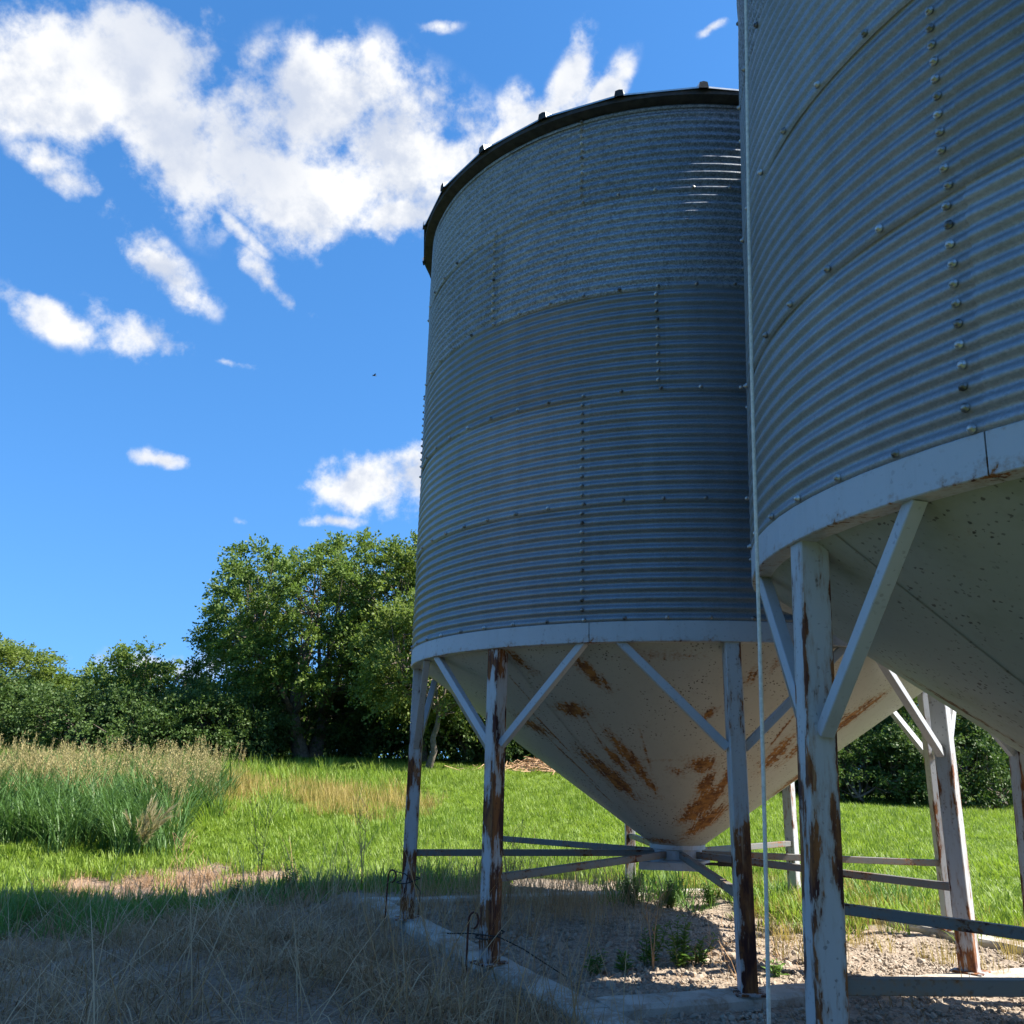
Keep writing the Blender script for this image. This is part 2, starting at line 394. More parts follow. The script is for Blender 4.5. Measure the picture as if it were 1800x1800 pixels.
# ------------------------------------------------------------------ terrain
def sst(a, b, x):
    t = np.clip((np.asarray(x, float) - a) / (b - a), 0, 1); return t * t * (3 - 2 * t)
def gz(x, y):
    x = np.asarray(x, float); y = np.asarray(y, float)
    rise = 1.22 - .98 * sst(1, 13, x)
    z = rise * sst(10.8, 33, y)
    z = z + .02 * np.sin(x * 1.7 + .4 * y) * np.cos(y * 1.3) + .012 * np.sin(x * 4.1 + 1) * np.sin(y * 3.7 + x)
    z = z - 1.6 * sst(35, 48, y)
    z = z - .34 * sst(-.9, -4.5, x) * (1 - sst(10.5, 15.5, y))
    return z
def grass_amount(x, y):
    x = np.asarray(x, float); y = np.asarray(y, float)
    wob = .25 * np.sin(x * 2.3) + .18 * np.sin(x * 5.1 + 1)
    edge = np.where(x < 0, 10.15 + .05 * x, 10.9) + wob
    g = sst(-.35, .5, y - edge)
    # bare strawy patch at the left and bright right flank behind the leg
    d = np.hypot((x + 4.0) / 1.6, (y - 11.6) / 1.15) + .30 * np.sin(2.9 * x + 1) * np.sin(3.3 * y) + .16 * np.sin(7.3 * x + 2.1 * y); g = g * np.maximum(sst(.7, 1.3, d), .10)
    g = np.maximum(g, .9 * np.maximum(sst(2.5, .5, y), np.maximum(sst(5.0, 6.5, x), sst(-6.5, -8, x))))
    g = np.maximum(g, .8 * sst(2.0, 2.6, x) * sst(7.6, 9.0, y))
    return g
def axis(lo, hi, n, dense_lo, dense_hi, step):
    d = np.arange(dense_lo, dense_hi + 1e-6, step)
    a = dense_lo - np.geomspace(step, dense_lo - lo, n)[::-1]; c = dense_hi + np.geomspace(step, hi - dense_hi, n)
    return np.concatenate([a, d, c])
xs = axis(-700, 700, 26, -8, 8, .16); ys = axis(-300, 1500, 26, 2.5, 16, .16)
GX, GY = np.meshgrid(xs, ys); GZ = gz(GX, GY)
GZ = GZ + .015 * np.sin(GX * 13 + GY * 7) * np.sin(GY * 11 - GX * 5) * (np.abs(GX) < 8)
nx, ny = len(xs), len(ys)
i = np.arange(ny - 1)[:, None] * nx; j = np.arange(nx - 1)[None]
Q = np.stack([i + j, i + j + 1, i + nx + j + 1, i + nx + j], -1).reshape(-1, 4)
ground = obj('ground', mesh_np('ground', np.stack([GX, GY, GZ], -1).reshape(-1, 3), Q, GROUND, True, {'grass': grass_amount(GX, GY).ravel()}))
tag(ground, 'gravelly soil rising to a green meadow and tree line', kind='structure')

# ------------------------------------------------------------------ grain bins
R = 2.334; NBOLT = 53; DL = 2 * PI / NBOLT; PH0 = -0.4299
Z0 = .9244 + EYE; H = .813; PIT = H / 12; AMP = .0105
C1 = np.array([1.480, 7.9945]); C2 = np.array([3.412 - .057, 3.456 + .038])
def cyl_pt(r, ph, z): return np.stack([r * np.sin(ph), -r * np.cos(ph), z + 0 * ph], -1)
def sheet_mesh(k, s):
    """corrugated wall sheet: ring k, seam index s, ten and three fifths bolts wide"""
    na, per = 30, 8
    z = np.linspace(Z0 + k * H - .022, Z0 + (k + 1) * H + (.018 if k < 4 else .0), 12 * per + 5)
    a0 = PH0 + s * DL + .018; a1 = a0 + 2 * PI / 5 + .022      # right end runs under ... laps over the next sheet
    a = np.linspace(a0, a1, na + 1)
    ZZ, AA = np.meshgrid(z, a, indexing='ij')
    t = (AA - a0) / (a1 - a0); u = (ZZ - z[0]) / (z[-1] - z[0])
    wav = .0014 * np.sin(AA * 23 + k * 3 + s) * np.sin(ZZ * 5 + s) + .0028 * np.sin(AA * 9 + s * 2.3 + k) * np.sin(ZZ * 3.1 + s + AA * 2)
    r = R + AMP * np.cos(2 * PI * (ZZ - Z0) / PIT) + .0042 * (1 - t) + .0048 * (1 - u) + wav
    V = cyl_pt(r, AA, ZZ).reshape(-1, 3)
    n = na + 1; i = np.arange(len(z) - 1)[:, None] * n; j = np.arange(na)[None]
    Qd = np.stack([i + j, i + j + 1, i + n + j + 1, i + n + j], -1).reshape(-1, 4)
    return mesh_np('wall_sheet', V, Qd, GALV_S if k >= 3 else GALV, True)
def bolt(ph, z, rr, s=1.12):
    """domed bolt head with washer on the wall"""
    nr = np.array([math.sin(ph), -math.cos(ph), 0.]); tg = np.array([math.cos(ph), math.sin(ph), 0.]); zz = np.array([0, 0, 1.])
    c = nr * rr; c[2] = z; n = 8; th = np.arange(n) * 2 * PI / n
    V = []
    for rad, h in ((.0135, -.003), (.0135, .003), (.0085, .0035), (.0085, .0085), (.005, .0115)):
        V.append(c + nr * h * s + rad * s * (np.cos(th)[:, None] * tg + np.sin(th)[:, None] * zz))
    V = np.concatenate(V + [(c + nr * .0125 * s)[None]])
    i = np.arange(4)[:, None] * n; j = np.arange(n)[None]; jn = (j + 1) % n
    Qd = np.stack([i + j, i + jn, i + n + jn, i + n + j], -1).reshape(-1, 4)
    T = np.stack([4 * n + np.arange(n), 4 * n + (np.arange(n) + 1) % n, np.full(n, 5 * n)], -1)
    return V, Qd, T
SEAM = [0, 0, 2, -3, 0]
LEG_ANG = [-88, -43.3, -.8, 45, 90, 138.5, 182.5, 226]
LEG_ANG2 = [-93.2, -47.2, -4, 41, 86, 131, 176, 221]
def cone_r(z): return .215 + (z - (EYE - .66)) * (2.30 - .215) / 1.46
def cone_plate(a0, a1, z0, z1, lift, blobs, mat):
    na, nz = (120, 44) if z1 > EYE + .3 else (150, 44)
    a = np.linspace(a0, a1, na + 1); z = np.linspace(z0, z1, nz + 1)
    ZZ, AA = np.meshgrid(z, a, indexing='ij')
    t = (AA - a0) / (a1 - a0)
    r = cone_r(ZZ) + .005 * t + lift
    hh = (ZZ - (EYE - .66)) / 1.46
    rust = np.full(ZZ.shape, -.12)
    # edges and welds
    eg = np.minimum(np.minimum((AA - a0), (a1 - AA)) * r, np.minimum(ZZ - z0, z1 - ZZ) * 1.7)
    rust += .30 * np.exp(-(eg / .012) ** 2)
    for (ba, bh, wa, wh, sk, g) in blobs:
        da = np.radians((np.degrees(AA) - ba + 180) % 360 - 180) * r; dh = (hh - bh) * 2.55
        q = ((da - sk * dh) / (wa * 1.25)) ** 2 + (dh / (wh * 1.15)) ** 2
        stk = fbm1(AA * 70 + .6 * np.sin(hh * 9 + ba), 3) * .6 + fbm1(AA * 150 + hh * 2, 4) * .4
        rust = np.maximum(rust, g * np.exp(-q * .8) * (1 + .55 * stk) - .04)
    V = cyl_pt(r, AA, ZZ).reshape(-1, 3); n = na + 1
    i = np.arange(nz)[:, None] * n; j = np.arange(na)[None]
    Qd = np.stack([i + j, i + j + 1, i + n + j + 1, i + n + j], -1).reshape(-1, 4)
    return mesh_np('cone_plate', V, Qd, mat, True, {'rust': rust.ravel()})
BLOBS1 = [  # angle, height 0..1, half-width m, half-length m, skew, strength
    (-26.5, .865, .055, .17, -.35, .85), (-36, .708, .11, .085, -.2, .92), (-55, .635, .085, .14, -.3, .8), (-40.3, .395, .085, .28, -.25, .95),
    (-27, .50, .05, .24, -.25, .9), (-24, .385, .04, .24, -.25, .8), (-32, .47, .04, .2, -.2, .8), (-.6, .455, .09, .10, 0, .92), (3, .36, .05, .16, .1, .8), (6, .25, .085, .26, .3, 1.0),
    (15, .16, .08, .24, .3, .9), (-2.1, .69, .04, .09, .5, .72), (11.5, .40, .045, .22, 0, .82), (25, .52, .07, .22, 0, .8), (-9.7, .415, .05, .07, -.4, .62), (5, .862, .045, .12, .2, .6),
    (8.8, .91, .04, .1, .3, .55), (-40.5, .925, .05, .15, -.3, .68), (32, .60, .05, .3, 0, .8), (-48, .03, .2, .05, 0, .7), (40, .7, .09, .3, .2, .8), (60, .4, .1, .3, 0, .8), (-12, .93, .25, .05, 0, .45),
    (-50, .62, .010, .34, 0, .8), (-54, .45, .010, .3, 0, .8), (-46.5, .80, .010, .25, 0, .75), (-57, .3, .010, .2, 0, .75), (-34, .6, .008, .22, 0, .65), (-20, .52, .010, .3, 0, .75), (20, .62, .012, .3, 0, .7),
    (120, .5, .1, .3, 0, .8), (-120, .5, .1, .3, 0, .8), (-160, .6, .1, .3, 0, .8), (-15, .475, .3, .012, 0, .52), (5, .50, .22, .014, 0, .55), (22, .6, .3, .014, -.0, .5)]
BLOBS2 = [(-70, .6, .05, .3, -.2, .62), (-95, .7, .04, .3, -.3, .55), (-40, .4, .1, .3, 0, .8), (60, .5, .1, .3, 0, .8), (150, .5, .1, .3, 0, .8), (-120, .45, .05, .2, 0, .6)]

def ring_arc(a0, a1, zb, zt, rin, rout, na=24):
    a = np.linspace(a0, a1, na + 1); V = []; rust = []
    prof = [(rin, zb), (rout - .004, zb), (rout, zb + .004), (rout, (zb + zt) / 2), (rout, zt - .004), (rout - .004, zt), (rin, zt)]
    rs = [.3, .44, .36, .0, .10, .22, .2]
    for r, z in prof: V.append(cyl_pt(r, a, np.full_like(a, z)))
    V = np.concatenate(V); n = na + 1; m = len(prof)
    rust = np.concatenate([np.full(n, q) + .12 * fbm1(a * 9, 5 + k) for k, q in enumerate(rs)])
    e = np.exp(-((a - a0) * R / .02) ** 2) + np.exp(-((a1 - a) * R / .02) ** 2)
    rust += np.tile(.12 * e, m) - .10
    i = np.arange(m)[:, None] * n; ii = ((np.arange(m) + 1) % m)[:, None] * n; j = np.arange(na)[None]
    Qd = np.stack([i + j, i + j + 1, ii + j + 1, ii + j], -1).reshape(-1, 4)
    caps = np.array([[k * n for k in range(m)][::-1], [k * n + na for k in range(m)]])
    return mesh_np('ring_band', V, [Qd, caps], PAINT_BRACE, False, {'rust': rust})

def build_bin(which, loc, rot):
    root = empty('grain_bin', (loc[0], loc[1], 0)); root.rotation_mode = 'ZYX'; root.rotation_euler = rot
    # --- wall
    if which == 1:
        build_bin.sheets = []
    for k in range(5):
        br = MB()
        for s5 in range(5):
            s = SEAM[k] + s5 * NBOLT / 5
            if which == 1: build_bin.sheets.append(sheet_mesh(k, s))
            obj('wall_sheet', build_bin.sheets[k * 5 + s5], root)
            for q in range(1, 12):
                zb = Z0 + k * H + q * PIT
                br.add(*bolt(PH0 + s * DL - .006 + random.uniform(-.0012, .0012), zb, R + AMP + .006))
        for q in range(NBOLT):
            br.add(*bolt(PH0 + q * DL + random.uniform(-.0012, .0012), Z0 + k * H + random.uniform(-.002, .002), R + AMP + .008))
        if which == 1: build_bin.bolts = getattr(build_bin, 'bolts', []) + [br.mesh('bolt_row', BOLT, True)]
        tag(obj('bolt_row', build_bin.bolts[k], root), kind='stuff')
    # --- ring band
    zb, zt = EYE + .77, EYE + .906
    for q in range(4):
        a0 = math.radians(-23.8 + 90 * q)
        if which == 1: build_bin.bands = getattr(build_bin, 'bands', []) + [ring_arc(a0 + .0012, a0 + PI / 2 - .0012, zb, zt, R - .07, R + .014)]
        obj('ring_band', build_bin.bands[q], root)
    # --- hopper cone of lapped plates
    mat = CONE if which == 1 else CONE2; bl = BLOBS1 if which == 1 else BLOBS2
    zl, zm, zh = EYE - .66, EYE + .05, EYE + .80
    for q in range(6):
        a0 = math.radians(-43 + 60 * q)
        obj('cone_plate', cone_plate(a0, a0 + PI / 3 + .01, zm - .02, zh, .006, bl, mat), root)
    for q in range(4):
        a0 = math.radians(-47 + 90 * q)
        obj('cone_plate', cone_plate(a0, a0 + PI / 2 + .03, zl, zm + .01, .0, bl, mat), root)
    # --- legs
    LW, LD = .10, .112
    LA = LEG_ANG if which == 1 else LEG_ANG2
    for q, ad in enumerate(LA):
        a = math.radians(ad); nr = np.array([math.sin(a), -math.cos(a), 0]); tg = np.array([math.cos(a), math.sin(a), 0])
        rc = R - .045; foot = -.10 if which == 2 else 0.06
        if which == 1 and q == 2: foot = .058
        p = nr * (rc - LD / 2 + .04) + np.array([0, 0, zb + .03]); pf = nr * (rc - LD / 2 + .05) + np.array([0, 0, foot])
        V, Qd, T, E, Hh = beam(p, pf, LD, LW, nr, .10, 46)
        hz = V[:, 2]
        out = (V @ nr) - np.linalg.norm(p[:2]); sd_ = V @ tg
        amt = {0: .5, 1: .5, 2: .3, 3: .3, 4: .3, 5: .28, 6: .35, 7: .4}[q] if which == 1 else .2
        low = sst(1.75, .35, hz) * (.26 if which == 1 else .14)
        rust = (.20 if which == 1 and q in (0, 1, 7) else .0) + .36 * E * (.6 + .5 * fbm1(hz * 5 + E, 11 + q)) + amt * fbm1(hz * 3.1, 31 + q) * .9 + low * (.7 + .5 * fbm1(hz * 2.3 + sd_ * 20, 51 + q))
        if which == 1 and q == 2: rust += 1.05 * sst(1.04, .93, hz) * (out > -.02) * (sd_ > -.045) * (.8 + .3 * fbm1(hz * 4 + sd_ * 60, 7))
        if which == 1 and q == 1: rust += .26 * (sd_ > .02) * sst(1.9, 1.6, hz)
        if which == 1 and q == 0: rust += .22 * (sd_ < 0)
        if which == 2: rust += .55 * np.exp(-((sd_ - .02) / .03) ** 2) * np.exp(-((hz - 1.15) / .18) ** 2) * (1 - E) - .06 + .42 * E * sst(2.1, 1.8, hz)
        mb = MB(); mb.add(V, Qd, T, rust=rust)
        leg = obj('leg', mb.mesh('leg', PAINT), root)
        if foot > 0:
            mb = MB(); v, qd = box(nr * (rc - LD / 2 + .05) + np.array([0, 0, foot + .006]), (.10, .09, .006), np.stack([nr, tg, (0, 0, 1)], 1)); mb.add(v, qd, rust=.55)
            obj('base_plate', mb.mesh('base_plate', PAINT), leg)
        # --- two diagonal braces from the leg up to the ring band
        nxt = LA[(q + 1) % 8] + (360 if q == 7 else 0); prv = LA[q - 1] - (360 if q == 0 else 0)
        for sgn, other in ((1, nxt), (-1, prv)):
            am = math.radians(ad + (other - ad) * .5 - sgn * (3.0 if which == 1 else 5.2))
            top = np.array([math.sin(am), -math.cos(am), 0]) * (R - .035); top[2] = zb + .012
            bot = nr * (rc - .02) + tg * sgn * (LW / 2 + .004); bot[2] = EYE + (.11 if which == 1 else .07)
            V, Qd, T, E, Hh = beam(bot, top, .052, .052, nr, .12, 12)
            mb = MB(); mb.add(V, Qd, T, rust=-.34 + .22 * E + .22 * fbm1(Hh * 7, 71 + q * 2 + sgn))
            obj('brace', mb.mesh('brace', PAINT_BRACE), root)
        # --- spoke to the hub
        p = nr * .20 + np.array([0, 0, .612]); pe = nr * (rc - .05) + np.array([0, 0, .578])
        V, Qd, T, E, Hh = beam(p, pe, .052, .045, (0, 0, 1), .12, 14)
        mb = MB(); mb.add(V, Qd, T, rust=.12 + .22 * E + .4 * fbm1(Hh * 9, 91 + q))
        obj('spoke', mb.mesh('spoke', SPOKE), root)
    # --- discharge collar and slide gate
    th = np.linspace(0, 2 * PI, 33)[:-1]
    prof = [(.235, .69), (.235, .655), (.205, .65), (.205, .575), (.27, .57), (.27, .552), (.16, .552)]
    V = np.concatenate([np.stack([r * np.cos(th), r * np.sin(th), np.full(32, z)], -1) for r, z in prof])
    i = np.arange(len(prof) - 1)[:, None] * 32; j = np.arange(32)[None]; jn = (j + 1) % 32
    Qd = np.stack([i + j, i + jn, i + 32 + jn, i + 32 + j], -1).reshape(-1, 4)
    hub = obj('discharge_collar', mesh_np('discharge_collar', V, Qd, PAINT_BRACE, False, {'rust': .05 + .1 * rng.random(len(V))}), root)
    gate = MB(); ga = math.radians(-8)
    Rm = np.array([(math.cos(ga), -math.sin(ga), 0), (math.sin(ga), math.cos(ga), 0), (0, 0, 1)])
    v, qd = box((-.06, -.04, .527), (.26, .22, .012), Rm); gate.add(v, qd, rust=.05)
    for sg in (-1, 1):
        v, qd = box(Rm @ np.array((-.06, sg * .23 - .04, .53)), (.27, .014, .03), Rm); gate.add(v, qd, rust=.12)
    g = obj('slide_gate', gate.mesh('slide_gate', PAINT_BRACE), root)
    mb = MB(); v, q_, t_ = tube(np.array([(.2, -.08, .54), (.30, -.09, .54), (.44, -.11, .545)]), (.012, .012, .012), 8); mb.add(v, q_, t_)
    v, qd = box((.42, -.10, .545), (.10, .022, .02), Rm); mb.add(v, qd)
    obj('handle', mb.mesh('handle', DARK), g)
    # --- roof: 24 panels with raised rib joints
    NP = 24; ze = Z0 + 5 * H - .0; slope = math.tan(math.radians(27)); re = R + .105
    if which == 1:
        mb = MB(); da = 2 * PI / NP
        radii = np.linspace(re, .38, 10)
        # local panel between -da/2 and da/2; pans are flat, rib caps stand up at the joints
        V = []
        for r_ in radii:
            zz = ze + .005 + (re - r_) * slope
            cs = [(-da / 2 + .022 / r_, 0), (0, 0.0), (da / 2 - .022 / r_, 0)]
            for a_, h_ in cs:
                rr_ = r_ / math.cos(da / 2) * math.cos(da / 2) / math.cos(a_) if abs(a_) > 0 else r_
                V.append((rr_ * math.sin(a_), -rr_ * math.cos(a_), zz + h_))
        V = np.array(V); n = 3
        i = np.arange(len(radii) - 1)[:, None] * n; j = np.arange(n - 1)[None]
        Qd = np.stack([i + j, i + j + 1, i + n + j + 1, i + n + j], -1).reshape(-1, 4)
        # hem turned down at the eave
        hem = V[:3] + np.array([0, 0, -.014]); mb.add(V, Qd); mb.add(np.concatenate([V[:3], hem]), [(0, 3, 4, 1), (1, 4, 5, 2)])
        build_bin.panel = mb.mesh('roof_panel', ROOFM)
        mb = MB()
        # rib: a raised cap, its eave end closed by faces painted dark as shade
        pr = []
        for r_ in (re + .03, re * .7, re * .42, .38):
            zz = ze + .005 + (re - r_) * slope
            for tx, hz in ((-.038, -.006), (-.030, .046), (.0, .054), (.030, .046), (.038, -.006)):
                sc = .6 if r_ < .6 else 1
                pr.append((tx * sc, -r_, zz + hz))
        pr = np.array(pr); n = 5
        i = np.arange(3)[:, None] * n; j = np.arange(n - 1)[None]
        Qd = np.stack([i + j, i + j + 1, i + n + j + 1, i + n + j], -1).reshape(-1, 4)
        mb.add(pr, Qd, [(0, 2, 1), (0, 4, 2), (4, 3, 2)])
        build_bin.rib = mb.mesh('roof_rib', None, mats=[ROOFM, EAVE_SHADE], midx=[0] * 12 + [1] * 3)
    for q in range(NP):
        o = obj('roof_panel', build_bin.panel, root); o.rotation_euler.z = math.radians(-2 + 15 * q + 7.5)
        o = obj('roof_rib', build_bin.rib, root); o.rotation_euler.z = math.radians(-2 + 15 * q)
    # strip across the gap under the eave, its shade painted in near-black
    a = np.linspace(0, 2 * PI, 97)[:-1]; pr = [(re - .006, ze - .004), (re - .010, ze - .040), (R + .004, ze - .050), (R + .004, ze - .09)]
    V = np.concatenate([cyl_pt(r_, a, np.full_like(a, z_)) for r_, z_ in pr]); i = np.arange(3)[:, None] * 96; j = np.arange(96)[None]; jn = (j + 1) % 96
    obj('eave_shade_strip', mesh_np('eave_shade_strip', V, np.stack([i + j, i + jn, i + 96 + jn, i + 96 + j], -1).reshape(-1, 4), EAVE_SHADE, False), root)
    th = np.linspace(0, 2 * PI, 33)[:-1]; zc = ze + (re - .38) * slope
    prof = [(.42, zc - .03), (.42, zc + .06), (.38, zc + .10), (.1, zc + .17), (.001, zc + .18)]
    V = np.concatenate([np.stack([r * np.cos(th), r * np.sin(th), np.full(32, z)], -1) for r, z in prof])
    i = np.arange(len(prof) - 1)[:, None] * 32; j = np.arange(32)[None]; jn = (j + 1) % 32
    obj('roof_cap', mesh_np('roof_cap', V, np.stack([i + j, i + jn, i + 32 + jn, i + 32 + j], -1).reshape(-1, 4), ROOFM, True), root)
    # --- dark gasket line between the wall and the band
    return root
bin1 = build_bin(1, C1, (0, 0, 0))
tag(bin1, 'whole corrugated steel hopper bin seen on rusty white legs, left of the nearer one', 'grain bin', 'corrugated hopper bins')
bin2 = build_bin(2, C2, (.017, .025, math.radians(-37.8)))
tag(bin2, 'nearest corrugated steel hopper bin, cut off by the right edge behind the hanging rope', 'grain bin', 'corrugated hopper bins')

# ------------------------------------------------------------------ concrete footing
def footing():
    root = empty('concrete_footing', (.38, 5.26, 0))
    A = np.array([-1.37, 9.02]); B = np.array([.38, 5.26]); u1 = (B - A) / np.linalg.norm(B - A)
    L2 = np.array([2.04, .70]); u2 = L2 / np.linalg.norm(L2)
    Cc = B + u2 * 4.35; D = A + u2 * 4.35; Ee = B + u1 * 4.5; Ff = Cc + u1 * 4.5
    w = .23
    def strip(p, q, inn, seed, ext=0):
        p = p - (q - p) / np.linalg.norm(q - p) * ext
        L = np.linalg.norm(q - p); t = (q - p) / L; nn = int(L / .12)
        V = []; r = np.random.default_rng(seed)
        for k in range(nn + 1):
            c = p + t * L * k / nn
            j0, j1, jz = r.normal(0, .0045), r.normal(0, .0045), r.normal(0, .002)
            for (o_, z_) in ((0 + j0, -.25), (0 + j0, .035 + jz), (.018 + j0, .058 + jz), (w / 2, .062 + jz * .5), (w - .018 + j1, .058 + jz), (w + j1, .035), (w + j1, -.25)):
                V.append((*(c + inn * o_), z_))
        V = np.array(V); n = 7
        i = np.arange(nn)[:, None] * n; j = np.arange(n - 1)[None]
        Qd = np.stack([i + j, i + j + 1, i + n + j + 1, i + n + j], -1).reshape(-1, 4)
        caps = np.array([list(range(7))[::-1], [nn * 7 + k for k in range(7)]])
        V[:, :2] -= np.array([.38, 5.26])
        obj('footing_beam', mesh_np('footing_beam', V, [Qd, caps], CONC, False), root)
    n1 = u2; n2 = -u1
    strip(A, B, n1, 1); strip(B + n1 * (w + .004), Cc, n2, 2); strip(A + n1 * (w + .004), D, -n2, 3); strip(Cc - n2 * 0, D, -n1, 4)
    strip(B + u1 * .006, Ee, n1, 5); strip(Ee + n1 * (w + .004), Ff, n2, 6); strip(Ff, Cc - u1 * -.006, -n1, 7)
    return tag(root, 'weathered concrete footing frame lying on the gravel under the bin legs', 'footing')
footing()

# ------------------------------------------------------------------ rope, tie wires, anchor hooks
P = []
for k in range(60):
    t = k / 59
    z = 6.30 - t * 6.28
    P.append((.865 + .0345 * (z - .4) + .006 * math.sin(t * 9), 3.2 + .004 * math.sin(t * 7), z))
V, Qd, T = tube(P, .0072, 8); mb = MB(); mb.add(V, Qd, T)
tag(obj('rope', mb.mesh('rope', ROPE, True)), 'thin pale rope hanging straight down beside the nearer bin', 'rope')
def hook(loc, h, lean, lab):
    P = [(0, 0, -.2), (0, 0, h * .8)]
    for k in range(11):
        a = PI + k * 2 * PI * .8 / 10
        P.append((.032 + .032 * math.cos(a), 0, h + .035 + .05 * math.sin(-a) * 1.0))
    P = np.array(P); P[:, 0] += lean * np.clip(P[:, 2], 0, 9)
    V, Qd, T = tube(P, .007, 7); mb = MB(); mb.add(V, Qd, T)
    o = obj('anchor_hook', mb.mesh('anchor_hook', RUSTM, True)); o.location = loc
    return tag(o, lab, 'hook', 'rebar hooks beside the legs')
hook((-.98, 7.88, 0), .36, .03, 'rusty looped rebar hook beside the outermost left leg')
hook((-.235, 6.22, 0), .30, .03, 'rusty looped rebar hook beside the second leg from the left')
def tie(c, r, z, tail, lab):
    P = []
    for k in range(26):
        a = k * 2 * PI / 25; q = 1 / max(abs(math.cos(a - .78)), abs(math.sin(a - .78)))
        P.append((c[0] + r * min(q, 1.3) * math.cos(a), c[1] + r * min(q, 1.3) * math.sin(a), z + .02 * math.sin(a + 1)))
    mb = MB(); mb.add(*tube(P, .0048, 6)); mb.add(*tube(tail, .0042, 6))
    return tag(obj('tie_wire', mb.mesh('tie_wire', WIREM, True)), lab, 'wire', 'wires twisted round the legs')
def leg_xy(q, r): a = math.radians(LEG_ANG[q]); return C1 + r * np.array([math.sin(a), -math.cos(a)])
lb = leg_xy(1, R - .05); la = leg_xy(0, R - .05)
tie(lb, .075, .235, [(lb[0] - .28, lb[1] - .03, .24), (lb[0] - .12, lb[1] - .07, .25), (lb[0] + .06, lb[1] - .08, .235), (lb[0] + .22, lb[1] - .1, .17), (lb[0] + .42, lb[1] - .12, .06), (lb[0] + .5, lb[1] - .14, .02)],
    'dark wire wrapped round the second leg from the left, its tail trailing right')
tie(la, .075, .36, [(la[0] - .14, la[1] - .05, .44), (la[0] - .02, la[1] - .09, .42), (la[0] + .08, la[1] - .09, .33), (la[0] + .11, la[1] - .05, .28), (la[0] + .10, la[1] - .06, .10)],
    'dark wire wrapped round the outermost left leg near its foot')

# ------------------------------------------------------------------ scatter (stuff)
def source_collection(name, meshes):
    c = bpy.data.collections.new(name)
    for k, me in enumerate(meshes):
        o = bpy.data.objects.new(name + '_piece', me); c.objects.link(o)
    return c
def scatter(name, label, P, rot, scl, meshes):
    """one stuff object: points carrying instances of a few small meshes"""
    n = len(P)
    me = bpy.data.meshes.new(name); me.vertices.add(n); me.vertices.foreach_set('co', np.asarray(P, np.float32).ravel())
    a = me.attributes.new('rot', 'FLOAT_VECTOR', 'POINT'); a.data.foreach_set('vector', np.asarray(rot, np.float32).ravel())
    a = me.attributes.new('scl', 'FLOAT_VECTOR', 'POINT'); a.data.foreach_set('vector', np.asarray(scl, np.float32).ravel())
    o = obj(name, me)
    ng = bpy.data.node_groups.new(name + '_nodes', 'GeometryNodeTree')
    ng.interface.new_socket('Geometry', in_out='INPUT', socket_type='NodeSocketGeometry')
    ng.interface.new_socket('Geometry', in_out='OUTPUT', socket_type='NodeSocketGeometry')
    N = ng.nodes; L = ng.links
    gi = N.new('NodeGroupInput'); go = N.new('NodeGroupOutput'); ip = N.new('GeometryNodeInstanceOnPoints')
    ci = N.new('GeometryNodeCollectionInfo'); ci.inputs['Collection'].default_value = source_collection(name, meshes)
    ci.inputs['Separate Children'].default_value = True; ci.inputs['Reset Children'].default_value = True
    na = N.new('GeometryNodeInputNamedAttribute'); na.data_type = 'FLOAT_VECTOR'; na.inputs[0].default_value = 'rot'
    ns = N.new('GeometryNodeInputNamedAttribute'); ns.data_type = 'FLOAT_VECTOR'; ns.inputs[0].default_value = 'scl'
    rv = N.new('FunctionNodeRandomValue'); rv.data_type = 'INT'
    rv.inputs[4].default_value = 0; rv.inputs[5].default_value = len(meshes) - 1
    e2r = N.new('FunctionNodeEulerToRotation')
    L.new(gi.outputs[0], ip.inputs['Points']); L.new(ci.outputs[0], ip.inputs['Instance']); ip.inputs['Pick Instance'].default_value = True
    L.new(rv.outputs[2], ip.inputs['Instance Index']); L.new(na.outputs[0], e2r.inputs[0]); L.new(e2r.outputs[0], ip.inputs['Rotation'])
    L.new(ns.outputs[0], ip.inputs['Scale']); L.new(ip.outputs[0], go.inputs[0])
    md = o.modifiers.new('scatter', 'NODES'); md.node_group = ng
    tag(o, label, kind='stuff')
    return o
def blades(n, length, width, spread, lean, curl, seed, seg=3, jl=.35, mat=None, head=None):
    """a tuft of tapering bent blades"""
    r = np.random.default_rng(seed); mb = MB(); hb = []
    for k in range(n):
        a = r.uniform(0, 2 * PI); d = spread * math.sqrt(r.random()); b0 = np.array([d * math.cos(a), d * math.sin(a), 0])
        az_ = r.uniform(0, 2 * PI) if r.random() < .6 else a
        ln = length * (1 + r.uniform(-jl, jl)); le = abs(r.normal(lean, lean * .5)); dr = np.array([math.cos(az_), math.sin(az_), 0])
        sd_ = np.array([-math.sin(az_), math.cos(az_), 0]); tint = r.random()
        p = b0.copy(); th = le; V = []
        w0 = width * r.uniform(.7, 1.3); st = ln / seg
        for s in range(seg):
            w = w0 * (1 - (s / seg) ** 2 * .75)
            V += [p - sd_ * w / 2, p + sd_ * w / 2]
            p = p + st * (dr * math.sin(th) + np.array([0, 0, math.cos(th)])); th += curl / seg * r.uniform(.4, 1.6)
        V.append(p)
        Qd = [(2 * s, 2 * s + 1, 2 * s + 3, 2 * s + 2) for s in range(seg - 1)]
        mb.add(V, Qd if Qd else None, [(2 * seg - 2, 2 * seg - 1, 2 * seg)], tint=tint)
        if head is not None and r.random() < head: hb.append((p, dr, th))
    return mb, hb
